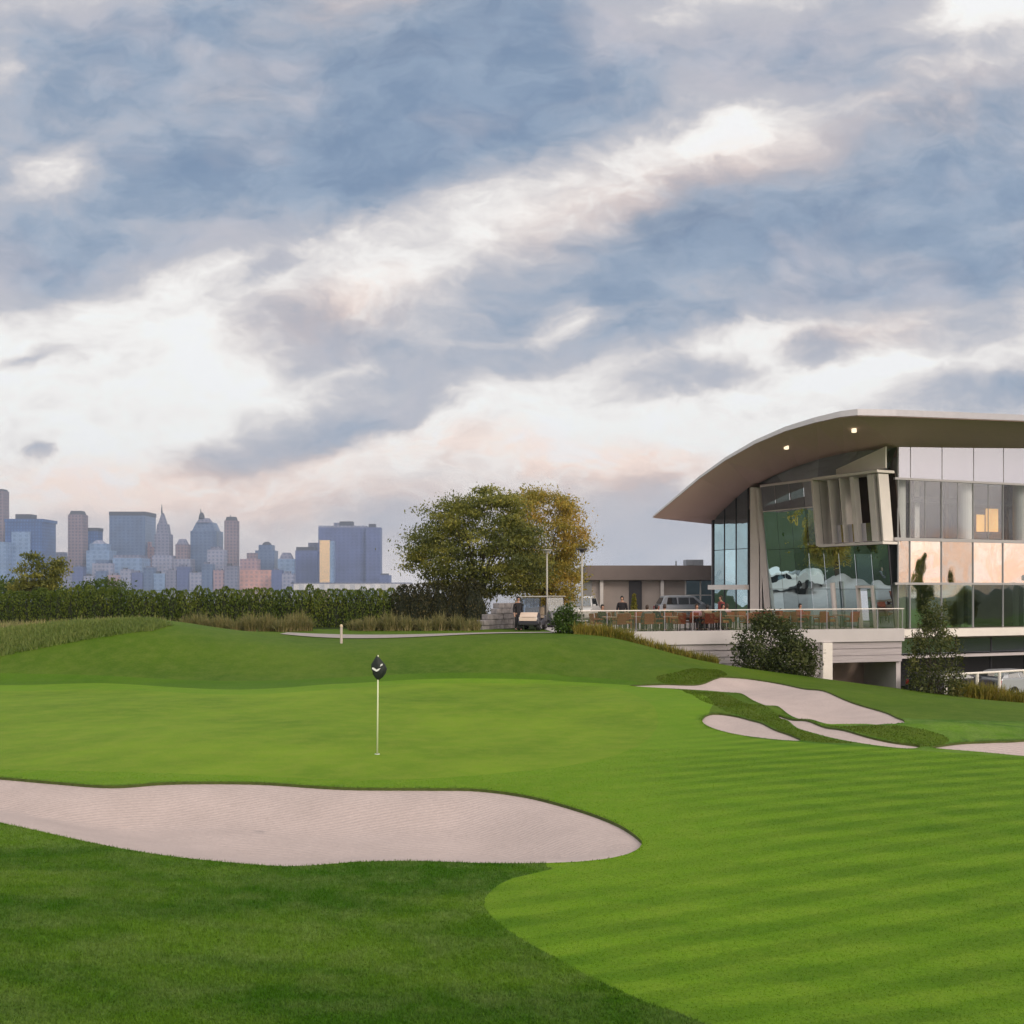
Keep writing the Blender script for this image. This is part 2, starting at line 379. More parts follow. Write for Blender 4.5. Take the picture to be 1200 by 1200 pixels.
POLY = {
 'front_bunker': region([(-160, 900), (-80, 906), (0, 911), (60, 916), (130, 921), (200, 917), (300, 917), (400, 923), (500, 924), (560, 925), (620, 933), (680, 949), (722, 965), (747, 981), (752, 990), (738, 1000), (700, 1008), (640, 1012), (560, 1012), (490, 1009), (420, 1010), (340, 1015), (260, 1010), (180, 1001), (100, 986), (40, 973), (0, 964), (-80, 946), (-160, 930)]),
 'long_bunker': region([(738, 803.5), (775, 801.5), (815, 802), (838, 795), (850, 793), (885, 796), (930, 804), (980, 815), (1030, 832), (1050, 840), (1060, 845.5), (1050, 848), (1025, 849), (990, 848.5), (960, 846), (920, 834), (880, 819), (850, 811), (800, 807.5)]),
 'small_bunker': region([(823, 845), (828, 838), (842, 836), (872, 841), (905, 853), (938, 866), (930, 868), (895, 865), (860, 860), (832, 852)]),
 'ribbon_bunker': region([(912, 838), (950, 845), (1000, 858), (1040, 868), (1078, 874), (1062, 877), (1010, 871), (960, 861), (930, 850)]),
 'side_bunker': region([(1092, 876), (1120, 871), (1160, 869), (1210, 866), (1300, 862), (1400, 862), (1400, 900), (1300, 895), (1200, 886), (1145, 881)]),
 'putting_green': region([(-120, 812), (0, 810), (130, 808), (280, 814), (400, 807), (500, 801), (640, 802), (720, 807), (762, 824), (770, 850), (748, 874), (690, 893), (600, 905), (450, 914), (250, 908), (0, 902), (-120, 897)], .3),
 'fairway': region([(830, 1202), (760, 1176), (700, 1150), (640, 1117), (592, 1089), (567, 1063), (575, 1045), (600, 1030), (650, 1018), (690, 1000), (640, 975), (400, 950), (100, 940), (-60, 930), (-170, 920), (-170, 803), (0, 803), (130, 801), (280, 808), (400, 801), (500, 796), (640, 797), (740, 803), (800, 809), (835, 822), (832, 840), (870, 862), (940, 870), (1070, 879), (1200, 888), (1330, 899), (1420, 905), (1420, 1300), (1100, 1330)], .3),
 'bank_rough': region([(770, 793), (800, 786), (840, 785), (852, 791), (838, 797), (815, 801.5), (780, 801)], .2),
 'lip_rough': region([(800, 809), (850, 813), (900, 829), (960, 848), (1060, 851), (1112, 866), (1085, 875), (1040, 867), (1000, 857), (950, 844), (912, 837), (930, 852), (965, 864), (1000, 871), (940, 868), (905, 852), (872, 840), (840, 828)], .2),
}
POLY['fringe'] = region([(-170, 803), (0, 803), (130, 801), (280, 808), (400, 801), (500, 796), (640, 797), (740, 803), (795, 809), (828, 824), (826, 846), (800, 868), (748, 890), (720, 908), (752, 930), (790, 960), (800, 990), (770, 1018), (700, 1024), (640, 1016), (640, 975), (400, 950), (100, 940), (-60, 930), (-170, 920)], .3)
POLY['collar_rough'] = region([(-160, 786), (0, 789), (130, 792), (280, 798), (400, 794), (500, 789), (640, 790), (740, 798), (760, 806), (740, 805), (640, 800), (500, 799), (400, 804), (280, 811), (130, 804), (0, 806), (-160, 806)], .3)
RANK = ['front_bunker', 'long_bunker', 'small_bunker', 'ribbon_bunker', 'side_bunker', 'putting_green', 'fringe', 'fairway', 'bank_rough', 'lip_rough', 'collar_rough']
SAND = RANK[:5]
def inside(poly, P):
    x, y = P[:, 0], P[:, 1]; r = np.zeros(len(P), bool)
    lo, hi = poly.min(0), poly.max(0)
    c = np.nonzero((x >= lo[0]) & (x <= hi[0]) & (y >= lo[1]) & (y <= hi[1]))[0]
    xs, ys = x[c], y[c]; q = np.zeros(len(c), bool)
    a, b = poly, np.roll(poly, -1, 0)
    for (x0, y0), (x1, y1) in zip(a, b):
        if y0 == y1: continue
        k = ((y0 > ys) != (y1 > ys)) & (xs < (x1 - x0) * (ys - y0) / (y1 - y0) + x0)
        q ^= k
    r[c] = q; return r
def edge_dist(poly, P):
    d = np.full(len(P), 1e9); a, b = poly, np.roll(poly, -1, 0)
    for p, q in zip(a, b):
        v = q - p; l = v @ v
        if l < 1e-12: continue
        t = np.clip(((P - p) @ v) / l, 0, 1)[:, None]
        d = np.minimum(d, np.linalg.norm(P - p - v * t, axis=1))
    return d

def grass_mat(name, a, b, c, patch=.25, stripes=None, bump=.5, fine=28.):
    """turf: broad patches, blade-scale grain, and mowing stripes where a mower has laid the blades over"""
    m = bpy.data.materials.new(name); nt, N, L = nodes_of(m); bs = N['Principled BSDF']
    bs.inputs['Roughness'].default_value = .75; bs.inputs['Specular IOR Level'].default_value = .08
    tc = N.new('ShaderNodeTexCoord')
    def nz(scale, detail, rough=.6, st=(1, 1, 1)):
        mp = N.new('ShaderNodeMapping'); mp.inputs['Scale'].default_value = st; L.new(tc.outputs['Object'], mp.inputs[0])
        n = N.new('ShaderNodeTexNoise'); n.inputs['Scale'].default_value = scale; n.inputs['Detail'].default_value = detail; n.inputs['Roughness'].default_value = rough
        L.new(mp.outputs[0], n.inputs['Vector']); return n.outputs['Fac']
    def mr(v, lo, hi, o0=0., o1=1.):
        n = N.new('ShaderNodeMapRange'); n.inputs[1].default_value = lo; n.inputs[2].default_value = hi; n.inputs[3].default_value = o0; n.inputs[4].default_value = o1
        L.new(v, n.inputs[0]); return n.outputs[0]
    def mix(f, x, y, mode='MIX'):
        n = N.new('ShaderNodeMix'); n.data_type = 'RGBA'; n.blend_type = mode
        for i, q in ((0, f), (6, x), (7, y)):
            if hasattr(q, 'is_output'): L.new(q, n.inputs[i])
            else: n.inputs[i].default_value = q if i == 0 else (*q, 1)
        return n.outputs[2]
    p1 = nz(patch, 5, .62); p2 = nz(1.7, 6, .7); g = nz(fine, 4, .8)
    col = mix(mr(p1, .34, .66), a, b) if name != 'rough_grass' else mix(mr(nz(.42, 6, .6, (.55, 1.5, 1)), .42, .60), a, b)
    col = mix(mr(p2, .42, .75, 0, .6), col, c)
    if stripes:
        for ang, per, amt in stripes:
            mp = N.new('ShaderNodeMapping'); mp.inputs['Rotation'].default_value = (0, 0, R(ang)); L.new(tc.outputs['Object'], mp.inputs[0])
            sx = N.new('ShaderNodeSeparateXYZ'); L.new(mp.outputs[0], sx.inputs[0])
            wv = nz(.35, 3); a1 = N.new('ShaderNodeMath'); a1.operation = 'MULTIPLY_ADD'; L.new(wv, a1.inputs[0]); a1.inputs[1].default_value = .24; L.new(sx.outputs[1], a1.inputs[2])
            sn = N.new('ShaderNodeMath'); sn.operation = 'MULTIPLY'; L.new(a1.outputs[0], sn.inputs[0]); sn.inputs[1].default_value = 2 * math.pi / per
            s2 = N.new('ShaderNodeMath'); s2.operation = 'SINE'; L.new(sn.outputs[0], s2.inputs[0])
            k = mr(s2.outputs[0], -.4, .4)
            if name == 'fairway':
                sa = N.new('ShaderNodeAttribute'); sa.attribute_name = 'stripe'; sm = N.new('ShaderNodeMath'); sm.operation = 'MULTIPLY'; L.new(k, sm.inputs[0]); L.new(sa.outputs['Fac'], sm.inputs[1]); k = sm.outputs[0]
            br = nz(.8, 4); kk = N.new('ShaderNodeMath'); kk.operation = 'MULTIPLY'; L.new(k, kk.inputs[0]); L.new(mr(br, .25, .7, .5, 1.), kk.inputs[1])
            col = mix(kk.outputs[0], col, mix(1., col, amt, 'MULTIPLY'))
    col = mix(mr(g, .3, .75), mix(1., col, (.72, .74, .7), 'MULTIPLY'), mix(1., col, (1.22, 1.2, 1.2), 'MULTIPLY'))
    L.new(col, bs.inputs['Base Color'])
    bp = N.new('ShaderNodeBump'); bp.inputs['Strength'].default_value = bump; bp.inputs['Distance'].default_value = .03
    ad = N.new('ShaderNodeMath'); ad.operation = 'MULTIPLY_ADD'; L.new(g, ad.inputs[0]); ad.inputs[1].default_value = .6; L.new(p2, ad.inputs[2])
    L.new(ad.outputs[0], bp.inputs['Height']); L.new(bp.outputs[0], bs.inputs['Normal'])
    return m
def sand_mat():
    m = mat('sand', (.48, .40, .385), .9, spec=.12, noise=.10, nscale=1.3, col2=None)
    nt, N, L = nodes_of(m); bs = N['Principled BSDF']; tc = N.new('ShaderNodeTexCoord')
    n = N.new('ShaderNodeTexNoise'); n.inputs['Scale'].default_value = 30; n.inputs['Detail'].default_value = 4; L.new(tc.outputs['Object'], n.inputs['Vector'])
    wv = N.new('ShaderNodeTexWave'); wv.inputs['Scale'].default_value = 3.2; wv.inputs['Distortion'].default_value = 3.; wv.inputs['Detail'].default_value = 2; wv.inputs['Detail Scale'].default_value = .6
    mp = N.new('ShaderNodeMapping'); mp.inputs['Rotation'].default_value = (0, 0, R(70)); L.new(tc.outputs['Object'], mp.inputs[0]); L.new(mp.outputs[0], wv.inputs['Vector'])
    ad = N.new('ShaderNodeMath'); ad.operation = 'MULTIPLY_ADD'; L.new(wv.outputs['Fac'], ad.inputs[0]); ad.inputs[1].default_value = .7; L.new(n.outputs['Fac'], ad.inputs[2])
    src = bs.inputs['Base Color'].links[0].from_socket; mm = N.new('ShaderNodeMix'); mm.data_type = 'RGBA'; mm.blend_type = 'MULTIPLY'; mm.inputs[0].default_value = 1
    g2 = N.new('ShaderNodeTexNoise'); g2.inputs['Scale'].default_value = 14; g2.inputs['Detail'].default_value = 8; g2.inputs['Roughness'].default_value = .85; L.new(tc.outputs['Object'], g2.inputs['Vector'])
    r2 = N.new('ShaderNodeMapRange'); r2.inputs[1].default_value = .3; r2.inputs[2].default_value = .7; r2.inputs[3].default_value = .84; r2.inputs[4].default_value = 1.12; L.new(g2.outputs['Fac'], r2.inputs[0])
    L.new(src, mm.inputs[6]); L.new(r2.outputs[0], mm.inputs[7]); L.new(mm.outputs[2], bs.inputs['Base Color'])
    b = N.new('ShaderNodeBump'); b.inputs['Strength'].default_value = .5; b.inputs['Distance'].default_value = .03
    L.new(ad.outputs[0], b.inputs['Height']); L.new(b.outputs[0], bs.inputs['Normal'])
    return m
M_SAND = sand_mat()
GM = {
 'fringe': grass_mat('fringe', (.122, .240, .005), (.098, .205, .004), (.165, .245, .016), .3, None, .35, 26),
 'collar_rough': grass_mat('collar_rough', (.052, .125, .003), (.070, .150, .005), (.085, .155, .012), .3, None, .8, 18),
 'mirror_dark_ground': grass_mat('mirror_dark_ground', (.022, .038, .010), (.036, .052, .014), (.05, .06, .02), .5, None, .9, 6),  # unseen ground behind the hedge, darkened so the leaning glass mirrors dark green
 'putting_green': grass_mat('putting_green', (.160, .262, .014), (.100, .188, .008), (.21, .265, .034), .20, [(-62, 2.2, (.92, .94, .9))], .2, 40),
 'fairway': grass_mat('fairway', (.124, .240, .010), (.104, .208, .007), (.172, .250, .026), .2, [(-24, .66, (.70, .77, .6)), (6, 1.25, (.80, .86, .78))], .35, 26),
 'rough_grass': grass_mat('rough_grass', (.040, .118, .004), (.098, .195, .014), (.165, .225, .070), .30, None, .8, 18),
 'mound_grass': grass_mat('mound_grass', (.080, .140, .009), (.046, .100, .005), (.118, .160, .026), .16, None, .5, 14),
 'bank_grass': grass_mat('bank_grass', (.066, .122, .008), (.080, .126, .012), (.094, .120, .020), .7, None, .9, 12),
}
M_SOIL = mat('turf_edge', (.075, .105, .015), .9, noise=.4, nscale=9)

def stripe_attr(o, P):
    P = np.asarray(P)[:, :2]; q = POLY['fringe']; q = q[::max(1, len(q) // 160)]
    rep = 6 if o.name.startswith('fairway_turf') else 1; P = P[::rep]
    d = np.repeat(np.where(inside(q, P), -1., 1.) * edge_dist(q, P), rep)
    a = o.data.attributes.new('stripe', 'FLOAT', 'POINT'); a.data.foreach_set('value', (.10 + .90 * sstep(-.9, 2.2, d)).astype(np.float32))
def build_ground():
    pts = []
    pxs = np.linspace(-280, 1480, 178)
    y = 5.0
    while y < 66:
        jit = rng.uniform(-.3, .3, len(pxs))
        x = (pxs + jit * 9 - 600) / F * y
        pts.append(np.stack([x, np.full_like(x, y) + rng.uniform(-.12, .12, len(x)) * min(.4, .02 * y)], 1))
        y += max(.14, min(.32, .0125 * y)) if y < 56 else .8
    fine = np.concatenate(pts)
    gx, gy = np.meshgrid(np.arange(-200, 201, 5.), np.arange(-80, 181, 5.))
    c = np.stack([gx.ravel(), gy.ravel()], 1); c += rng.uniform(-.6, .6, c.shape)
    k = (c[:, 1] > 4.4) & (c[:, 1] < 67) & (np.abs(c[:, 0] / np.maximum(c[:, 1], 1)) < 890 / F)
    P = np.concatenate([fine, c[~k]])
    E = []; V = [tuple(p) for p in P]
    for n in RANK:
        b = len(V); q = POLY[n]; V += [tuple(p) for p in q]
        E += [(b + i, b + (i + 1) % len(q)) for i in range(len(q))]
    r = delaunay_2d_cdt([Vector(v) for v in V], E, [], 0, 1e-5)
    XY = np.array([tuple(v) for v in r[0]]); Fc = np.array([f for f in r[2] if len(f) == 3])
    a, b_, c_ = XY[Fc[:, 0]], XY[Fc[:, 1]], XY[Fc[:, 2]]
    ar = np.cross(b_ - a, c_ - a); Fc[ar < 0] = Fc[ar < 0][:, ::-1]
    cen = XY[Fc].mean(1)
    lab = np.full(len(Fc), -1)
    for i in reversed(range(len(RANK))): lab[inside(POLY[RANK[i]], cen)] = i
    Z = H(XY[:, 0], XY[:, 1])
    # edge -> faces, for the turf lip round the sand
    is_sand = (lab >= 0) & (lab < 5)
    names = {}
    for i, n in enumerate(RANK):
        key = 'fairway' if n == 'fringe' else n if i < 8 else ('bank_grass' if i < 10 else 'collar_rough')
        names.setdefault(key, np.zeros(len(Fc), bool)); names[key] |= lab == i
    rest = lab == -1
    names['mound_grass'] = rest & (cen[:, 1] > 30) & (cen[:, 1] < 58); names['mirror_dark_ground'] = rest & (cen[:, 1] >= 58); names['rough_grass'] = rest & (cen[:, 1] <= 30)
    emap = {}
    for fi in range(len(Fc)):
        f = Fc[fi]
        for u, v in ((f[0], f[1]), (f[1], f[2]), (f[2], f[0])): emap.setdefault((min(u, v), max(u, v)), []).append(fi)
    lips = {}
    for (u, v), fs in emap.items():
        if len(fs) == 2 and is_sand[fs[0]] != is_sand[fs[1]]:
            g = fs[0] if not is_sand[fs[0]] else fs[1]
            key = next(k for k, mm in names.items() if mm[g])
            lips.setdefault(key, []).append((u, v))
    for key, mask in names.items():
        fs = Fc[mask]
        if not len(fs): continue
        used, inv = np.unique(fs, return_inverse=True); fl = inv.reshape(fs.shape)
        co = np.column_stack([XY[used], Z[used]])
        if key in SAND:
            d = edge_dist(POLY[key], XY[used])
            deep = .36 if key == 'front_bunker' else .16
            co[:, 2] -= .05 + deep * sstep(0, 2.0 if key == 'front_bunker' else 1.4, d)
            co[:, 2] += .014 * np.sin(co[:, 0] * 2.1 + 1.3 * np.sin(co[:, 1])) * sstep(.2, .8, d)
            o = rawmesh('sand_bunker', co, fl, M_SAND, smooth=True)
        else:
            lp = lips.get(key, [])
            idx = {int(q): i for i, q in enumerate(used)}
            V2 = list(co); F2 = []; low = {}
            for u, v in lp:
                for q in (u, v):
                    if q not in low:
                        low[q] = len(V2); p = co[idx[int(q)]]; V2.append((p[0], p[1], p[2] - .10))
                F2.append((idx[int(u)], idx[int(v)], low[v])); F2.append((idx[int(u)], low[v], low[u]))
            V2 = np.array(V2); fa = np.concatenate([fl, np.array(F2, int)]) if F2 else fl
            o = rawmesh(key, V2, fa, GM[key], smooth=False)
            sm = np.ones(len(fa), bool); sm[len(fl):] = False
            o.data.polygons.foreach_set('use_smooth', sm)
            if F2:
                o.data.materials.append(M_SOIL); mi = np.zeros(len(fa), np.int32); mi[len(fl):] = 1
                o.data.polygons.foreach_set('material_index', mi)
            o.data.update()
            if key == 'fairway': stripe_attr(o, V2)
        o['kind'] = 'structure'
build_ground()
# the wide land and the harbour beyond the hedge
M_LAND = mat('far_land', (.06, .085, .03), .9, noise=.4, nscale=.03)
M_WATER = mat('harbour_water', (.05, .08, .11), .12, spec=.5, noise=.2, nscale=.05, bump=.25)
tag(MB().add([(-5200, -5200, -2.45), (5200, -5200, -2.45), (5200, 5200, -2.45), (-5200, 5200, -2.45)], [(0, 1, 2, 3)]).build('ground', M_LAND), kind='structure')
tag(MB().add([(-5200, 200, -2.35), (5200, 200, -2.35), (5200, 3330, -2.35), (-5200, 3330, -2.35)], [(0, 1, 2, 3)]).build('harbour_water', M_WATER), kind='structure')
tag(MB().box(-5200, 5200, 3332, 5200, -2.4, 0).build('far_shore_land', M_LAND), kind='structure')
# cart path behind the lawn
M_PATH = mat('path_concrete', (.33, .29, .285), .85, noise=.18, nscale=3)
def path_strip():
    pl = [(-2.5, 53.2)] ; ys = []
    L_, R_ = [], []
    for x in np.linspace(-11.2, 4.6, 50):
        yc = 51.6 + .012 * (x + 4) ** 2
        for lst, o in ((L_, 1.0), (R_, -.8)):
            lst.append((x, yc + o, hz(x, yc + o) + .03))
    n = len(L_); V = R_ + L_
    return MB().add(V, [(i, i + 1, n + i + 1, n + i) for i in range(n - 1)])
tag(path_strip().build('cart_path', M_PATH), kind='structure')
# ---------------------------------------------------------------- clubhouse
DZ = 1.44                                    # terrace level
M_SOFF = mat('soffit_boards', (.62, .44, .42), .7, noise=.12, nscale=3, stretch=(1, 6, 1))
M_ALU = mat('roof_metal', (.48, .47, .52), .42, metal=.4, noise=.08, nscale=4)
M_WHITE = mat('white_panel', (.82, .77, .74), .5, noise=.10, nscale=1.5)
M_CONC = mat('pale_concrete', (.54, .50, .52), .8, noise=.14, nscale=1.2)
M_MULL = mat('mullion_metal', (.42, .41, .43), .4, metal=.4)
M_DARKM = mat('dark_metal', (.05, .05, .06), .45, metal=.3)
M_INT = mat('interior_brown', (.13, .085, .06), .7, noise=.45, nscale=.7)
M_INTG = mat('interior_grey', (.20, .20, .22), .7, noise=.3, nscale=.8)
M_FLOOR = mat('interior_floor', (.25, .20, .16), .5, noise=.2, nscale=2)
M_COL = mat('column_white', (.80, .75, .73), .55, noise=.08, nscale=2)
M_GREEN = glass_mat('facade_glass_green', (.12, .18, .17), .62, .015, (.64, .85, .90), wav=.6)
M_GUP = glass_mat('facade_glass_clear', (.80, .85, .87), .06, .01, (.95, .95, 1.), wav=.08, fres=.16)
M_GSPAN = glass_mat('facade_glass_coated', (.22, .28, .26), .62, .01, (1., .93, .86), wav=.28)
M_GTOP = glass_mat('clerestory_glass', (.5, .5, .55), .42, .08, (.86, .86, .95), body=(.24, .24, .31))
M_GLOW = glass_mat('lower_glass', (.40, .48, .42), .16, .02, (.75, .9, .85), wav=.16)
M_LAMP = mat('lamp_on', (1, .9, .7), .5, emit=(1, .83, .58), estr=1.3)
M_WARM = mat('lit_room', (.9, .5, .15), .6, emit=(1, .50, .12), estr=.75)
M_YEL = mat('ochre_door', (.55, .30, .03), .6, noise=.2, nscale=3)
M_PINKW = mat('rendered_wall', (.36, .27, .24), .85, noise=.2, nscale=1.5)
M_BOARD = mat('board_marked_concrete', (.46, .42, .45), .8, noise=.22, nscale=2.5, stretch=(.25, .25, 9), bump=.4)

club = empty('clubhouse', (18, 66, -2.2), 'glass and white clubhouse with a sweeping curved brown roof beside the terrace', 'clubhouse')
def cpart(mb, name, m, parent=None, **k):
    """a part of the clubhouse, modelled in world space and parented"""
    o = mb.build(name, m, None, **k); par = parent or club
    o.parent = par
    o.matrix_parent_inverse = Matrix.Translation(-Vector(club.location)) if par is club else Matrix.Identity(4)
    return o
# left facade leans outward, right facade stands upright
CB = Vector((20.6, 57.5, DZ)); LD = Vector((-4.5, 8.5, 0)).normalized(); LN = Vector((-LD.y, LD.x, 0)); LN = LN if LN.y < 0 else -LN
def FP(s, h, o=0.): return CB + LD * s + LN * (.11 * h + o) + Vector((0, 0, h))
RD = Vector((8.7, 3.5, 0)).normalized(); RN = Vector((RD.y, -RD.x, 0))
def RP(s, z, o=0.): return Vector((CB.x, CB.y, 0)) + RD * s + RN * o + Vector((0, 0, z))
def rs(px, o=0.):
    k = (px - 600) / F; c = Vector((CB.x, CB.y, 0)) + RN * o
    return (k * c.y - c.x) / (RD.x - k * RD.y)
LTOP = 8.42; LEN = 9.6
# roof
RF = [(765, 606.5, 56), (778, 596, 55.8), (795, 582, 55.5), (820, 561, 55), (850, 540, 54.4), (885, 520.5, 53.8), (920, 506, 53.2), (955, 496, 52.6), (985, 489.5, 52.2), (1005, 487.5, 52), (1050, 488.5, 52.6), (1120, 491, 54), (1200, 494, 56), (1330, 499, 59.5), (1480, 505, 64)]
RB = [(838, 608.5, 70), (843, 603, 69.8), (850, 597, 69.4), (865, 583, 68.2), (882, 570, 67), (908, 557, 65), (935, 546, 63.4), (960, 538, 61.7), (990, 531, 60), (1008, 528.5, 59.2), (1052, 524.5, 57.6), (1120, 526, 59.2), (1200, 528, 61.3), (1330, 532, 65), (1480, 537, 70)]
F3 = [at(*p) for p in RF]; B3 = [at(*p) for p in RB]
n = len(F3)
th = [.02, .04, .06, .08, .11, .15, .19, .23, .26, .28, .29, .29, .29, .29, .29]
bk = Vector((5.5, 18, .5))
mb = MB()
V = []
for i in range(n):
    V += [F3[i], F3[i] + Vector((.25, .6, th[i] * .2)) , B3[i], B3[i] + bk, B3[i] + bk + Vector((0, 0, .5)), F3[i] + Vector((.1, .25, th[i] + .02))]
V_ = V; fs = []
for i in range(n - 1):
    a, b = i * 6, (i + 1) * 6
    for j in range(6):
        j2 = (j + 1) % 6
        fs.append((a + j, a + j2, b + j2, b + j))
fs.append(tuple(range(6))); fs.append(tuple((n - 1) * 6 + j for j in reversed(range(6))))
roof = cpart(mb.add(V_, fs), 'roof', M_SOFF)
fa = MB()
V = []
for i in range(n):
    t = th[i]
    V += [F3[i] + Vector((-.02, -.05, t * .12)), F3[i] + Vector((-.02, -.05, t + .06)), F3[i] + Vector((.12, .3, t + .09)), F3[i] + Vector((.12, .3, t * .12))]
fs = []
for i in range(n - 1):
    for j in range(4): fs.append((i * 4 + j, i * 4 + (j + 1) % 4, i * 4 + 4 + (j + 1) % 4, i * 4 + 4 + j))
fs += [(0, 1, 2, 3), tuple((n - 1) * 4 + j for j in (3, 2, 1, 0))]
cpart(fa.add(V, fs), 'fascia', M_ALU, roof)
for px, py in ((922, 524), (1001, 504)):
    # lamp sunk in the soffit: find the point of the soffit on this sight line
    best = None
    for i in range(n - 1):
        for u in np.linspace(0, 1, 30):
            f_, b_ = F3[i].lerp(F3[i + 1], u), B3[i].lerp(B3[i + 1], u)
            for t in np.linspace(.05, .95, 30):
                q = f_.lerp(b_, t); e_ = abs(600 + F * q.x / q.y - px) + abs(HY - F * (q.z - EYE) / q.y - py)
                if best is None or e_ < best[0]: best = (e_, q)
    cpart(MB().lathe([(.05, .10), (.12, .08), (.13, -.10), (.09, -.12)], k=12), 'soffit_lamp', M_LAMP, roof).location = best[1]
# left facade: leaning glass with fine joints, bay of fins near the corner
def quadL(s0, s1, h0, h1, o=0.): return [FP(s0, h0, o), FP(s1, h0, o), FP(s1, h1, o), FP(s0, h1, o)]
g = MB()
ss = [0, 1.2, 2.4, 3.6, 4.75, 5.95, 7.15, 8.4, LEN]
for a, b in zip(ss[:-1], ss[1:]):
    for h0, h1 in ((2.15, 4.55), (4.55, 6.9), (6.9, LTOP)):
        if b <= 4.76 and h1 > 4.6: continue
        if 1.15 < a < 2.5 and h0 < 2: continue
        g.add(quadL(a + .012, b - .012, h0 + .012, h1 - .012), [(0, 1, 2, 3)])
    if not (a > .6 and b < 2.5): g.add(quadL(a + .012, b - .012, .02, 2.138), [(0, 1, 2, 3)])
cpart(g, 'leaning_glass_wall', M_GREEN)
ml = MB()
for s in ss: ml.slab(quadL(s - .02, s + .02, 0, LTOP if s > 4.7 else 4.55, -.09), LN * .06)
for h in (2.15, 4.55, 6.9, LTOP): ml.slab(quadL(0 if h < 5 else 4.75, LEN, h - .02, h + .02, -.085), LN * .05)
cpart(ml, 'mullions', M_DARKM)
cpart(MB().slab(quadL(4.75, LEN, 6.87, 6.93, .01), LN * .05), 'rain_ledge', M_COL)
cpart(MB().slab(quadL(0, LEN, LTOP - .02, LTOP + .11, -.35), LN * .40), 'wall_head', M_WHITE)
# door in the left facade
dr = cpart(MB().slab(quadL(1.2, 1.32, 0, 2.2, -.1), LN * .22).slab(quadL(2.28, 2.4, 0, 2.2, -.1), LN * .22).slab(quadL(1.2, 2.4, 2.2, 2.34, -.1), LN * .24), 'door', M_WHITE)
cpart(MB().slab(quadL(1.34, 1.78, .03, 2.18, -.12), LN * .04), 'door_leaf', M_GLOW, dr).location = -dr.location
cpart(MB().tube([FP(3.9, 0, .35), FP(3.9, 2.5, .35)], .14, 12), 'column', M_COL, smooth=True)
# bay: frame, fins, recess
bs0, bs1, bh0, bh1 = -.05, 4.75, 4.62, LTOP
bay = cpart(MB().slab(quadL(bs0, bs1, bh1 - .04, bh1 + .10, -.9), LN * 1.3).slab(quadL(bs0, bs1, bh0 - .06, bh0 + .08, -.9), LN * 1.3)
            .slab(quadL(bs1 - .02, bs1 + .10, bh0, bh1, -.9), LN * 1.35), 'louvre_bay', M_WHITE)
for s, w in ((3.72, .08), (2.85, .08), (1.85, .26), (.42, .42), (.06, .10)):
    cpart(MB().slab(quadL(s, s + w, bh0 + .12, bh1 - .1, -.55 if w < .2 else -.2), LN * (.75 if w < .2 else .42)), 'fin', M_COL, bay)
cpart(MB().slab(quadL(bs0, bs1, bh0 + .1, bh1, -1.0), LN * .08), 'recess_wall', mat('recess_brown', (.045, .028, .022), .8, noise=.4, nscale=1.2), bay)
cpart(MB().add(quadL(1.0, 3.7, bh0 + .14, bh0 + 1.15, -.12), [(0, 1, 2, 3)]), 'glass_balustrade', M_GTOP, bay)
# clerestory between wall head and roof
cl = MB(); wp = MB()
cs = [(i, min(LEN, max(0, LEN * (1052 - RB[i][0]) / (1052 - 884)))) for i in range(4, 11)]
for (i, s0), (j, s1) in zip(cs[:-1], cs[1:]):
    q = [FP(s0, LTOP + .2, -.5), FP(s1, LTOP + .2, -.5), B3[j] + Vector((0, 0, .15)), B3[i] + Vector((0, 0, .15))]
    cl.add(q, [(0, 1, 2, 3)])
cpart(cl, 'clerestory_glass', M_GREEN)
a, b = FP(3.6, LTOP + .22, -.30), FP(.0, LTOP + .22, -.30)
cpart(wp.hexa([a, b, b - LN * .1, a - LN * .1], [a + Vector((0, 0, .28)), b + Vector((0, 0, 1.15)), b - LN * .1 + Vector((0, 0, 1.15)), a - LN * .1 + Vector((0, 0, .28))]), 'sky_reflection_panel', M_WHITE)  # white panel stands in for bright sky reflected in the clerestory glass
# tall white fins and glass stair tower at the far end
p0, p1 = Vector((14.75, 66.6, DZ)), Vector((13.25, 70.2, DZ))
def fin(pxa, pxb, pyt, d, name, dx=0., m=M_WHITE):
    a, b = at(pxa, 720, d), at(pxb, 720, d); a.z = b.z = DZ; zt = at(pxa, pyt, d).z
    off = Vector((.35, 1.1, 0)); up = Vector((dx, 0, zt - DZ))
    return cpart(MB().hexa([a, b, b + off, a + off], [a + up, b + up, b + off + up, a + off + up]), name, m)
fin(879, 889.5, 571, 66.1, 'tall_fin', .0); fin(891, 893, 571, 65.95, 'tall_fin', -.05, M_COL); fin(897, 904, 572, 65.9, 'tall_fin', -.62, M_COL)
tw = MB(); tm = MB()
zt0, zt1 = at(880, 571, 66.6).z, at(838, 607, 70.2).z
def TWP(t, z): return Vector((p0.x + (p1.x - p0.x) * t, p0.y + (p1.y - p0.y) * t, z))
zr = lambda t: zt0 + (zt1 - zt0) * t
for k in range(3):
    a, b = k / 3, (k + 1) / 3
    for z0, z1 in ((DZ + .02, 3.55), (3.85, 6.1), (6.14, None)):
        tw.add([TWP(a + .01, z0), TWP(b - .01, z0), TWP(b - .01, z1 or zr(b)), TWP(a + .01, z1 or zr(a))], [(0, 1, 2, 3)])
cpart(tw, 'stair_tower_glass', M_GREEN)
for t in (0, 1 / 3, 2 / 3, 1): tm.tube([TWP(t, DZ), TWP(t, zr(t))], .05 if t < 1 else .09, 6)
cpart(tm, 'tower_mullions', M_DARKM)
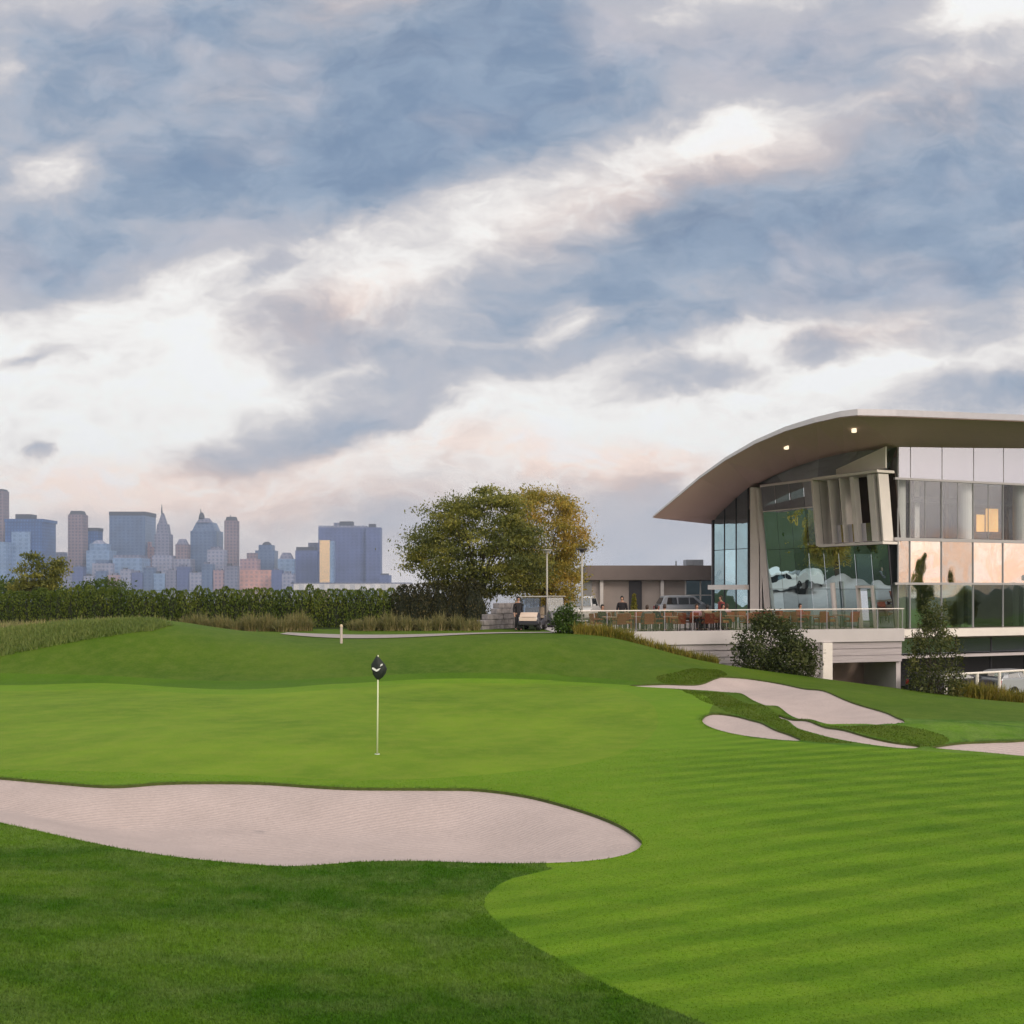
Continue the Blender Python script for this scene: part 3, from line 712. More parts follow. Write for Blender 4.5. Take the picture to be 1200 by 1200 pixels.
cpart(MB().slab([TWP(-.02, 3.55), TWP(1.04, 3.55), TWP(1.04, 3.85), TWP(-.02, 3.85)], Vector((-.3, -.12, 0))), 'tower_band', M_WHITE)
cpart(MB().hexa([TWP(1.04, DZ), TWP(1.04, DZ) + Vector((8, 6, 0)), TWP(1.04, DZ) + Vector((8, 6.2, 0)), TWP(1.04, DZ) + Vector((0, .2, 0))],
                [TWP(1.04, zt1), TWP(1.04, zt1) + Vector((8, 6, 2)), TWP(1.04, zt1) + Vector((8, 6.2, 2)), TWP(1.04, zt1) + Vector((0, .2, 0))]), 'rear_wall', M_INTG)
# right facade
RL = 26.
zc0, zc1, zf2, zmid = 9.55, 11.28, 6.28, 3.88
mpx = [1052, 1066, 1103, 1140, 1175, 1212, 1250, 1290, 1330]
ms_ = [max(.0, rs(p)) for p in mpx] + [RL]
top = MB(); up = MB(); sp = MB(); lo = MB(); mu = MB()
for a, b in zip(ms_[:-1], ms_[1:]):
    q = lambda z0, z1, o=0.: [RP(a + .03, z0, o), RP(b - .03, z0, o), RP(b - .03, z1, o), RP(a + .03, z1, o)]
    k = at(1052, 524.5, 57.6).z
    top.slab(q(zc0 + .03, 11.75, .0), RN * .06)
    up.add(q(zf2 + .12, zc0 - .03), [(0, 1, 2, 3)])
    sp.add(q(zmid + .05, zf2 - .05), [(0, 1, 2, 3)])
    lo.add(q(DZ + .03, zmid - .05), [(0, 1, 2, 3)])
cpart(top, 'clerestory_panels', M_GTOP); cpart(up, 'upper_glass', M_GUP); cpart(sp, 'coated_glass', M_GSPAN); cpart(lo, 'ground_floor_glass', M_GLOW)
for i, s in enumerate(ms_):
    mu.tube([RP(s, DZ, .02), RP(s, 11.7, .02)], .045, 4)
for s in (rs(1084), rs(1122), rs(1158)): mu.tube([RP(s, zf2, .0), RP(s, zc0, .0)], .025, 4)
for z, w in ((zc0, .06), (zf2, .09), (zmid, .06)): mu.slab([RP(0, z - w, -.05), RP(RL, z - w, -.05), RP(RL, z + w, -.05), RP(0, z + w, -.05)], RN * .13)
cpart(mu, 'facade_frame', M_MULL)
cpart(MB().slab([RP(.05, 8.50, -2.2), RP(RL, 8.50, -2.2), RP(RL, 8.85, -2.2), RP(.05, 8.85, -2.2)], RN * .1), 'dark_rail', M_DARKM)
for px in (1052, 1131, 1196, 1262, 1328):
    s = rs(px, -1.1)
    b = RP(s, DZ - .3, -1.1)
    cpart(MB().lathe([(.42, 0), (.42, zc0 + 1.6 - DZ)], b.x, b.y, 20), 'column', M_COL, smooth=False).location.z += b.z
# interior
def inner(a, dep, z0, z1):
    return [RP(a, z0, -dep), RP(RL, z0, -dep), RP(RL, z1, -dep), RP(a, z1, -dep)]
foot = [CB + LD * .6 + RD * .3, CB + RD * RL - RN * .25, CB + RD * RL - RN * 12, CB + LD * LEN + RD * 6, CB + LD * LEN + RD * .6]
def plate(z0, z1, inset=0.):
    P = [Vector((p.x, p.y, 0)) for p in foot]; m_ = len(P)
    mb = MB(); mb.add([p + Vector((0, 0, z0)) for p in P] + [p + Vector((0, 0, z1)) for p in P],
                      [tuple(range(m_))[::-1], tuple(range(m_, 2 * m_))] + [(i, (i + 1) % m_, m_ + (i + 1) % m_, m_ + i) for i in range(m_)])
    return mb
cpart(plate(zf2 - .45, zf2 - .06), 'upper_floor', M_FLOOR)
cpart(plate(DZ - .6, DZ + .01), 'ground_floor', M_FLOOR)
cpart(MB().slab(inner(1.5, 6.5, zf2, 11.0), RN * -.2), 'upper_back_wall', mat('room_wall_blue', (.17, .18, .23), .8, noise=.45, nscale=.5))
cpart(MB().slab(inner(3.0, 4.5, DZ, zf2 - .45), RN * -.2), 'lower_back_wall', M_INT)
cpart(MB().slab([RP(0, zf2 - .02, -.45), RP(RL, zf2 - .02, -.45), RP(RL, zmid + 0, -.45), RP(0, zmid, -.45)], RN * -.1), 'spandrel_lining', M_DARKM)
s0 = rs(1140, -3.2)
cpart(MB().slab([RP(s0, zf2, -3.2), RP(s0 + 3.0, zf2, -3.2), RP(s0 + 3.0, 9.8, -3.2), RP(s0, 9.8, -3.2)], RN * -.12), 'brown_partition', M_INT)
for a, b, y0, y1 in ((1144, 1153, 623, 603), (1155, 1169, 623, 596)):
    s0, s1 = rs(a, -3.1), rs(b, -3.1); d = RP(s0, 0, -3.1).y
    z0, z1 = EYE - (y0 - HY) / F * d, EYE - (y1 - HY) / F * d
    cpart(MB().slab([RP(s0, z0, -3.1), RP(s1, z0, -3.1), RP(s1, z1, -3.1), RP(s0, z1, -3.1)], RN * .05), 'lit_panel', M_WARM)
for px, w, m in ((1072, .35, M_COL), (1124, .12, M_DARKM), (1108, .25, M_INT), (1182, .5, M_DARKM)):
    s = rs(px, -2.6); cpart(MB().slab([RP(s, zf2, -2.6), RP(s + w, zf2, -2.6), RP(s + w, 10, -2.6), RP(s, 10, -2.6)], RN * -.1), 'room_divider', m)
for px, w in ((1067, .35), (1134, .5), (1199, .4)):
    s = rs(px, -.5); cpart(MB().slab([RP(s, DZ, -.5), RP(s + w, DZ, -.5), RP(s + w, zmid, -.5), RP(s, zmid, -.5)], RN * -.3), 'pale_pier', M_GTOP)
# round white clock-like ornament behind the coated glass stands on the lawn side as a reflection only: left out
# lower storey on the right
cpart(MB().slab([RP(.0, .98, -.3), RP(RL, .98, -.3), RP(RL, DZ - .02, -.3), RP(.0, DZ - .02, -.3)], RN * .75), 'floor_edge', M_WHITE)
lw = MB(); lm = MB()
lsp = [0.2, 2.6, 5.2, 7.8, 10.4, 13, 16, 19, 22, RL]
for a, b in zip(lsp[:-1], lsp[1:]):
    cpart(MB().tube([RP(a, -2.2, -.92), RP(a, .98, -.92)], .07, 6), 'basement_post', M_DARKM)
    lw.add([RP(a + .04, -.02, -.9), RP(b - .04, -.02, -.9), RP(b - .04, .98, -.9), RP(a + .04, .98, -.9)], [(0, 1, 2, 3)])
cpart(lw, 'basement_window', glass_mat('basement_glass', (.2, .2, .25), .16, .05, (.8, .85, 1.), body=(.035, .04, .055)))
cpart(MB().slab([RP(.2, -.18, -.5), RP(RL, -.18, -.5), RP(RL, -.04, -.5), RP(.2, -.04, -.5)], RN * .5), 'basement_ledge', M_CONC)
cpart(MB().slab([RP(.2, -2.3, -4.5), RP(RL, -2.3, -4.5), RP(RL, .98, -4.5), RP(.2, .98, -4.5)], RN * -.2), 'basement_wall', M_DARKM)

# ---------------------------------------------------------------- terrace
TA, TB = Vector((3.74, 52, 0)), Vector((20.85, 57.05, 0))
TDv = (TB - TA).normalized(); TN = Vector((TDv.y, -TDv.x, 0)); TL = (TB - TA).length
def TP(s, z, o=0.): return TA + TDv * s + TN * o + Vector((0, 0, z))
def ts(px, o=0.):
    k = (px - 600) / F; c = TA + TN * o
    return (k * c.y - c.x) / (TDv.x - k * TDv.y)
terr = empty('terrace', (12, 58, DZ), 'raised terrace with a pale concrete edge in front of the clubhouse', 'terrace')
def tpart(mb, name, m, **k):
    o = mb.build(name, m, None, **k); o.parent = terr; o.matrix_parent_inverse = Matrix.Translation(-Vector(terr.location)); return o
dk = [TP(-1.5, 0, 0), TP(TL - .1, 0, 0), Vector((20.4, 57.4, 0)), Vector((15.9, 66.0, 0)), Vector((13.4, 70.0, 0)), Vector((12, 74, 0)), Vector((2.2, 74, 0)), Vector((1.5, 60, 0))]
m_ = len(dk)
tpart(MB().add([p + Vector((0, 0, DZ - .3)) for p in dk] + [p + Vector((0, 0, DZ)) for p in dk],
               [tuple(range(m_))[::-1], tuple(range(m_, 2 * m_))] + [(i, (i + 1) % m_, m_ + (i + 1) % m_, m_ + i) for i in range(m_)]), 'deck', M_CONC)
tpart(MB().slab([TP(-.9, DZ - .62, .0), TP(TL, DZ - .62, .0), TP(TL, DZ + .05, .0), TP(-.9, DZ + .05, .0)], TN * .22), 'edge_beam', mat('edge_white', (.54, .51, .53), .6, noise=.1, nscale=1.))
sr = ts(968)
rw = MB().slab([TP(-.5, -2.4, -.4), TP(sr, -2.4, -.4), TP(sr, DZ - .3, -.4), TP(-.5, DZ - .3, -.4)], TN * .38)
for r_ in range(10): rw.slab([TP(-.5, .80 - .34 * r_ - .30, -.0), TP(sr, .80 - .34 * r_ - .30, -.0), TP(sr, .80 - .34 * r_, .0), TP(-.5, .80 - .34 * r_, .0)], TN * (.06 if r_ % 2 else .10))
tpart(rw, 'retaining_wall', M_BOARD)
tpart(MB().slab([TP(sr + .02, -.28, -.35), TP(TL - .05, -.28, -.35), TP(TL - .05, DZ - .31, -.35), TP(sr + .02, DZ - .31, -.35)], TN * .36).slab([TP(sr + .22, .10, 0), TP(TL - .06, .10, 0), TP(TL - .06, .42, 0), TP(sr + .22, .42, 0)], TN * .06).slab([TP(sr + .22, -.27, 0), TP(TL - .06, -.27, 0), TP(TL - .06, .06, 0), TP(sr + .22, .06, 0)], TN * .09).slab([TP(sr + .22, .46, 0), TP(TL - .06, .46, 0), TP(TL - .06, .80, 0), TP(sr + .22, .80, 0)], TN * .08), 'upstand', M_BOARD)
tpart(MB().box(-.28, .28, -.2, .2, -2.4, DZ - .64, Matrix.Translation(TP(sr - .1, 0, .12)) @ Matrix.Rotation(math.atan2(TDv.y, TDv.x), 4, 'Z')), 'pier', M_WHITE)
tpart(MB().slab([TP(TL - .28, -2.4, -3), TP(TL, -2.4, -3), TP(TL, -.3, -3), TP(TL - .28, -.3, -3)], TN * 2.9), 'end_wall', M_CONC)
tpart(MB().slab([TP(sr, -2.4, -3.2), TP(TL, -2.4, -3.2), TP(TL, DZ - .4, -3.2), TP(sr, DZ - .4, -3.2)], TN * -.2), 'undercroft_wall', M_PINKW)
tpart(MB().slab([TP(sr + .1, -2.4, -1.1), TP(sr + .1 + 1.0, -2.4, -1.1), TP(sr + .1 + 1.0, -.3, -1.1), TP(sr + .1, -.3, -1.1)], TN * -.08), 'ochre_door', M_YEL)
# railing
M_RAILG = glass_mat('railing_glass', (.86, .84, .84), .10, .02)
rail = empty('terrace_railing', TP(TL / 2, DZ, .05), 'frameless glass railing with thin pale top rail along the terrace edge', 'railing')
def rpart(mb, name, m, **k):
    o = mb.build(name, m, None, **k); o.parent = rail; o.matrix_parent_inverse = Matrix.Translation(-Vector(rail.location)); return o
rpart(MB().tube([TP(-.6, DZ + 1.08, .05), TP(TL + .1, DZ + 1.10, .05)], .032, 6), 'top_rail', M_WHITE)
npn = 12
for k in range(npn):
    a, b = -.6 + (TL + .6) * k / npn, -.6 + (TL + .6) * (k + 1) / npn
    rpart(MB().slab([TP(a + .05, DZ + .06, .04), TP(b - .05, DZ + .06, .04), TP(b - .05, DZ + 1.04, .04), TP(a + .05, DZ + 1.04, .04)], TN * .015), 'glass_panel', M_RAILG)
for k in range(npn + 1):
    a = -.6 + (TL + .6) * k / npn
    rpart(MB().tube([TP(a, DZ + .05, .05), TP(a, DZ + 1.08, .05)], .022, 6), 'post', M_MULL)

# ---------------------------------------------------------------- low annex behind the terrace
ann = empty('annex_building', (8, 80, 1.4), 'low flat roofed annex with a deep taupe fascia and pale walls', 'building')
def apart(mb, name, m, parent=None, **k):
    o = mb.build(name, m, None, **k); o.parent = parent or ann
    if not parent: o.matrix_parent_inverse = Matrix.Translation(-Vector(ann.location))
    return o
M_FASC = mat('taupe_fascia', (.19, .155, .145), .6, noise=.12, nscale=1.5)
M_AWALL = mat('annex_render', (.52, .45, .42), .8, noise=.12, nscale=1.2)
xa, xb = at(686, 0, 79).x, at(846, 0, 79).x
apart(MB().box(xa, xb + 3, 78.6, 90, 4.25, 5.32), 'roof', M_FASC)
apart(MB().box(xa + .5, xb + 3, 79.4, 89.5, 1.2, 4.25), 'wall', M_AWALL)
for px in (705, 776):
    x = at(px, 0, 79).x; apart(MB().box(x - .12, x + .12, 78.9, 79.2, 1.2, 4.25), 'column', M_COL)
x0, x1 = at(737, 0, 79.4).x, at(752, 0, 79.4).x
d_ = apart(MB().box(x0, x1, 79.3, 79.42, 1.3, 4.2), 'door', M_DARKM)
x0, x1 = at(803, 0, 79.4).x, at(838, 0, 79.4).x
w_ = apart(MB().box(x0, x1, 79.32, 79.43, 2.3, 4.2), 'window', M_GREEN)
fr = MB()
for x in (x0, (x0 + x1) / 2, x1): fr.box(x - .05, x + .05, 79.26, 79.31, 2.3, 4.2)
fr.box(x0, x1, 79.26, 79.31, 3.1, 3.16)
apart(fr, 'frame', M_WHITE, w_)
x0, x1 = at(803, 0, 82).x, at(823, 0, 82).x
hv = tag(MB().box(x0, x1, 81.5, 83, 5.32, at(0, 656, 82).z).box(x0 + .1, x0 + .5, 81.4, 81.5, 5.4, 5.8).box(x0 - .75, x0 - .65, 82, 82.1, 5.32, 5.75).build('rooftop_unit', mat('unit_grey', (.30, .33, .38), .6, noise=.2, nscale=3), bevel=.02), 'grey air handling unit on the annex roof', 'air unit')
# ---------------------------------------------------------------- skyline across the water
def facade_mat(name, wall, win, vper=7., hper=4., rough=.5, spec=.5, vs=.5, hs=.55, metal=0.):
    m = bpy.data.materials.new(name); nt, N, L = nodes_of(m); b = N['Principled BSDF']
    b.inputs['Roughness'].default_value = rough; b.inputs['Specular IOR Level'].default_value = spec; b.inputs['Metallic'].default_value = metal
    tc = N.new('ShaderNodeTexCoord'); sp = N.new('ShaderNodeSeparateXYZ'); L.new(tc.outputs['Object'], sp.inputs[0])
    def band(src, per, share):
        d = N.new('ShaderNodeMath'); d.operation = 'DIVIDE'; L.new(src, d.inputs[0]); d.inputs[1].default_value = per
        f = N.new('ShaderNodeMath'); f.operation = 'FRACT'; L.new(d.outputs[0], f.inputs[0])
        g = N.new('ShaderNodeMath'); g.operation = 'LESS_THAN'; L.new(f.outputs[0], g.inputs[0]); g.inputs[1].default_value = share
        return g.outputs[0]
    xy = N.new('ShaderNodeMath'); xy.operation = 'ADD'; L.new(sp.outputs[0], xy.inputs[0]); L.new(sp.outputs[1], xy.inputs[1])
    w = N.new('ShaderNodeMath'); w.operation = 'MULTIPLY'; L.new(band(xy.outputs[0], vper * 1.6, vs), w.inputs[0]); L.new(band(sp.outputs[2], hper * 2.6, hs), w.inputs[1])
    nz = N.new('ShaderNodeTexNoise'); nz.inputs['Scale'].default_value = .02; nz.inputs['Detail'].default_value = 4; L.new(tc.outputs['Object'], nz.inputs['Vector'])
    m1 = N.new('ShaderNodeMix'); m1.data_type = 'RGBA'; L.new(w.outputs[0], m1.inputs[0]); m1.inputs[6].default_value = (*wall, 1); m1.inputs[7].default_value = (*win, 1)
    m2 = N.new('ShaderNodeMix'); m2.data_type = 'RGBA'; m2.blend_type = 'MULTIPLY'; m2.inputs[0].default_value = 1
    mr = N.new('ShaderNodeMapRange'); mr.inputs[1].default_value = .3; mr.inputs[2].default_value = .7; mr.inputs[3].default_value = .75; mr.inputs[4].default_value = 1.15; L.new(nz.outputs['Fac'], mr.inputs[0])
    L.new(m1.outputs[2], m2.inputs[6]); L.new(mr.outputs[0], m2.inputs[7]); L.new(m2.outputs[2], b.inputs['Base Color'])
    return m
FM = {
 'navy': facade_mat('navy_glass', (.025, .07, .22), (.05, .13, .34), 6, 4, .35),
 'steel': facade_mat('steel_blue_glass', (.09, .145, .27), (.05, .095, .22), 9, 4, .4),
 'slate': facade_mat('slate_stone', (.17, .18, .27), (.08, .10, .18), 8, 4, .7),
 'brown': facade_mat('brown_stone', (.21, .165, .20), (.09, .085, .14), 7, 4, .7),
 'pale': facade_mat('pale_stone', (.25, .27, .38), (.13, .16, .28), 8, 4.5, .7),
 'pink': facade_mat('pink_stone', (.34, .23, .26), (.17, .14, .22), 8, 4.5, .7),
 'sky': facade_mat('light_blue_glass', (.17, .27, .45), (.11, .19, .36), 12, 5, .3),
 'violet': facade_mat('violet_grey_panels', (.075, .105, .26), (.05, .08, .22), 9, 4, .5),
 'white': facade_mat('white_sheds', (.62, .60, .60), (.45, .46, .50), 20, 12, .7),
 'rose': facade_mat('rose_sunlit_wall', (.55, .30, .26), (.38, .24, .24), 10, 5, .7),  # pink-orange sunlight on the low base is painted into the wall colour
}
M_SUNSET = mat('sunset_tinted_mirror', (1, .72, .40), .22, metal=1.)  # orange of the mirrored sunset is put into the metal tint
M_CAP = mat('dark_roof_plant', (.05, .055, .075), .7, noise=.3, nscale=.05)
CITY = 'skyscrapers of the skyline across the water'
def X3(px, d): return (px - 600) / F * d
def Z3(py, d): return EYE - (py - HY) / F * d
class Tower:
    def __init__(s, label, px0, px1, d, cat='skyscraper', name='skyscraper'):
        s.d = d; s.cx = X3((px0 + px1) / 2, d)
        s.root = empty(name, (s.cx, d, 0), label, cat, CITY)
    def p(s, name, m, px0, px1, yt, yb=None, dy=0., dep=None, top=None, parent=None):
        """block between two pixel columns; top = width share of the upper face for a taper"""
        d = s.d + dy; x0, x1 = X3(px0, d) - s.cx, X3(px1, d) - s.cx
        z0 = 0. if yb is None else Z3(yb, d); z1 = Z3(yt, d); w = dep or max(18., (x1 - x0) * .9)
        mb = MB()
        if top is None: mb.box(x0, x1, dy, dy + w, z0, z1)
        else:
            c = (x0 + x1) / 2; cy = dy + w / 2; h = (x1 - x0) / 2 * top; hy = w / 2 * top
            mb.hexa([(x0, dy, z0), (x1, dy, z0), (x1, dy + w, z0), (x0, dy + w, z0)], [(c - h, cy - hy, z1), (c + h, cy - hy, z1), (c + h, cy + hy, z1), (c - h, cy + hy, z1)])
        o = mb.build(name, FM.get(m, m)); o.parent = parent or s.root
        return o
    def dome(s, name, m, pxc, r, yb, yt, dy=10.):
        d = s.d + dy; rr = r / F * d; z0, z1 = Z3(yb, d), Z3(yt, d)
        o = MB().lathe([(rr * math.cos(a), z0 + (z1 - z0) * math.sin(a)) for a in np.linspace(0, 1.5, 7)], X3(pxc, d) - s.cx, dy + rr, 14).build(name, FM.get(m, m), smooth=True); o.parent = s.root
        return o
    def mast(s, pxc, yb, yt, r=2.2, dy=12.):
        d = s.d + dy; x = X3(pxc, d) - s.cx
        o = MB().tube([(x, dy, Z3(yb, d)), (x, dy, Z3(yt, d))], [r, r * .25], 6).build('spire', M_CAP); o.parent = s.root
T = Tower('tall thin grey skyscraper cut by the left edge of the view', -12, 4, 3500); T.p('tower', 'brown', -12, 4, 575); T.p('crown', M_CAP, -11, 3, 573, 575.2, 2)
T = Tower('dark navy skyscraper with a paler glass front panel', 5, 50, 3400)
T.p('tower', 'navy', 6, 49, 612); T.p('crown', 'navy', 5, 50, 608, 612, -2); T.p('plant_box', M_CAP, 18, 36, 602.5, 608, 20); T.p('glass_front', 'sky', 13.5, 35, 623, None, -8, 8)
T = Tower('low pale blue tower peeking beside the navy skyscraper', -14, 8, 3350); T.p('tower', 'sky', -14, 7, 635)
T = Tower('brown grey skyscraper with a rounded dark top', 79, 98, 3500); T.p('tower', 'brown', 79.5, 97, 603); T.p('crown', M_CAP, 81, 96, 598.5, 603, 4, None, .8)
T = Tower('flat topped dark blue block beside the rounded brown tower', 98, 115, 3560); T.p('tower', 'navy', 97, 114.5, 622); T.p('parapet', M_CAP, 97, 115, 618.5, 622, -1)
T = Tower('pale blue stepped tower with a hipped top', 102, 129, 3440); T.p('tower', 'sky', 101, 128, 645); T.p('upper_block', 'sky', 105, 124, 637, 645, 8); T.p('roof', 'pale', 107, 121, 633, 637, 10, None, .4)
T = Tower('wide slab skyscraper with a dark band along its top', 128, 170, 3600); T.p('tower', 'steel', 128, 170, 604); T.p('top_band', M_CAP, 127.6, 170.4, 599.5, 604, -1)
T = Tower('low pale blue block with a dark roof line before the wide slab', 132, 166, 3380); T.p('block', 'sky', 132, 166, 654); T.p('roof', 'slate', 133, 164, 650.5, 654, 3)
T = Tower('small pale block left of the dark roofed one', 108, 132, 3360); T.p('block', 'pale', 108, 131.5, 660); T.p('roof', 'steel', 112, 127, 656, 660, 5)
T = Tower('narrow pinkish tower behind the pointed spire skyscraper', 169, 182, 3620); T.p('tower', 'pink', 169, 181.5, 641); T.p('upper_block', 'pink', 170, 176, 635, 641, 6)
T = Tower('art deco skyscraper with stepped shoulders and a needle spire', 178, 202, 3480)
T.p('tower', 'slate', 181, 198, 626); T.p('base_wing', 'pale', 178, 201.5, 651, None, -6); T.p('shoulder', 'slate', 182.5, 196.5, 614, 626, 4, None, .8); T.p('roof', 'slate', 185, 194, 601, 614, 7, None, .25); T.mast(189.6, 602, 591, 3.)
T = Tower('small tower with a hipped cap between the two spired skyscrapers', 204, 221, 3500); T.p('tower', 'brown', 205.5, 219.5, 638); T.p('crown', 'slate', 206.5, 218.5, 631.5, 638, 4, None, .55); T.p('base_wing', 'pale', 202, 223, 655, None, -8)
T = Tower('broad blue skyscraper tapering to a small dark lantern', 222, 256, 3560)
T.p('tower', 'steel', 223, 254, 622); T.p('shoulder', 'steel', 225, 252, 612, 622, 4, None, .72); T.p('crown', 'slate', 230, 246, 607, 612.3, 8, None, .6); T.dome('lantern', M_CAP, 235.3, 3.6, 608, 600); T.mast(235.3, 601, 596, 2.)
T = Tower('pale grey block in front of the lantern topped skyscraper', 244, 263, 3420); T.p('block', 'pale', 243, 262, 644); T.p('roof', 'slate', 247, 258, 640.5, 644, 5)
T = Tower('very slender pinkish brown tower with a dark cap', 262, 278, 3500); T.p('tower', 'brown', 262.8, 277.2, 610); T.p('crown', M_CAP, 264, 276, 605.5, 610, 3, None, .8); T.mast(270, 606, 603, 2.)
T = Tower('stepped rose coloured building low in the skyline', 280, 302, 3440); T.p('block', 'pink', 281, 301, 655); T.p('upper_block', 'brown', 289, 300, 648, 655, 5); T.p('base', 'rose', 276, 318, 668, None, -30, 60)
T = Tower('blue grey tower crowned by a small dark dome', 298, 322, 3540); T.p('tower', 'steel', 299, 321.5, 645); T.p('shoulder', 'steel', 303, 319, 638.5, 645, 4); T.dome('dome', M_CAP, 311.5, 5.6, 639, 634.5)
T = Tower('pale tower with a rounded slanting top', 325, 346, 3480); T.p('tower', 'sky', 325.5, 345, 655); T.p('crown', 'slate', 327, 342, 647.5, 655, 4, None, .55)
T = Tower('ribbed slate tower with a flat dark roof', 345, 372, 3500); T.p('tower', 'violet', 346, 371.5, 645); T.p('roof', M_CAP, 347, 368, 641, 645, 4)
T = Tower('thin grey tower just behind the flat roofed slate one', 360, 376, 3620); T.p('tower', 'slate', 361, 376, 636)
T = Tower('large dark blue office block with roof plant', 373, 430, 3560); T.p('tower', 'violet', 373, 429, 618); T.p('parapet', 'pale', 373, 429, 616, 618, -1); T.p('plant_box', M_CAP, 398, 413, 611, 616, 25); T.p('plant_box', 'slate', 391, 400, 612.5, 616, 30)
T = Tower('glass slab tinted with sunset light in front of the dark blue office block', 373, 392, 3380); T.p('slab', M_SUNSET, 374.5, 386.5, 633, None, 0, 30); T.p('side_face', 'sky', 386.5, 391, 634, None, 1, 30)
T = Tower('violet grey tower joined at the right of the dark blue block', 428, 447, 3540); T.p('tower', 'violet', 428.6, 446, 618); T.p('plant_box', M_CAP, 432, 440, 614, 618, 10)
T = Tower('low dark block at the right end of the skyline', 446, 459, 3480); T.p('block', 'violet', 444, 457.5, 674); T.p('roof', M_CAP, 446, 455, 672, 674, 4)
T = Tower('pale hazy block between the navy and brown skyscrapers', 54, 80, 3640); T.p('block', 'pale', 55, 79.5, 652); T.p('upper_block', 'pale', 64, 75, 647, 652, 5)
T = Tower('long low white waterfront shed below the skyline', 340, 480, 3345, 'shed', 'waterfront_shed'); T.p('hall', 'white', 342, 480, 684, None, 0, 60); T.p('roof', 'slate', 341, 481, 682.6, 684, -1, 62)
LOW = [(55, 70, 668, 'sky', 'pale blue'), (69, 84, 672, 'slate', 'slate'), (84, 97, 664, 'violet', 'violet'), (98, 110, 675, 'pale', 'pale'), (112, 124, 669, 'steel', 'steel blue'), (126, 141, 674, 'pink', 'pinkish'), (141, 153, 667, 'pale', 'pale'), (154, 167, 671, 'violet', 'violet'), (168, 180, 665, 'steel', 'steel blue'), (180, 193, 672, 'sky', 'pale blue'), (194, 206, 668, 'slate', 'slate'), (207, 222, 664, 'violet', 'violet'), (222, 236, 671, 'pale', 'pale'), (236, 249, 661, 'steel', 'steel blue'), (250, 263, 668, 'pink', 'pinkish'), (263, 278, 663, 'slate', 'slate'), (318, 330, 668, 'violet', 'violet'), (330, 344, 672, 'pale', 'pale')]
NEAR = ['below the navy skyscraper', 'left of the brown rounded tower', 'below the brown rounded tower', 'below the flat topped navy block', 'below the hipped pale blue tower', 'left below the wide slab', 'below the middle of the wide slab', 'right below the wide slab', 'left of the art deco skyscraper', 'below the art deco skyscraper', 'right of the art deco skyscraper', 'below the small hipped tower', 'left below the lantern skyscraper', 'right below the lantern skyscraper', 'left below the slender tower', 'right below the slender tower', 'right of the domed tower', 'below the slanting topped tower']
for i, ((x0, x1, yt, mk, cn), nr) in enumerate(zip(LOW, NEAR)):
    T = Tower('low %s waterfront building %s' % (cn, nr), x0, x1, 3336 + 4 * (i % 3), 'waterfront building', 'waterfront_building')
    T.p('block', mk, x0, x1, yt, None, 0, 30); T.p('roof_plant', M_CAP if i % 3 == 0 else 'slate', x0 + 3, x0 + 3 + (x1 - x0) * (.3 + .1 * (i % 3)), yt - 1.6 - (i % 2), yt, 5)
# ---------------------------------------------------------------- the air between
m = bpy.data.materials.new('haze_air'); nt, N, L = nodes_of(m); N.remove(N['Principled BSDF'])
pv = N.new('ShaderNodeVolumePrincipled'); pv.inputs['Color'].default_value = (.66, .78, 1.0, 1); pv.inputs['Density'].default_value = .00010; pv.inputs['Anisotropy'].default_value = .1
L.new(pv.outputs[0], N['Material Output'].inputs['Volume'])
tag(MB().box(-5300, 5300, -5300, 5300, -3.6, 330).build('haze', m), kind='stuff')
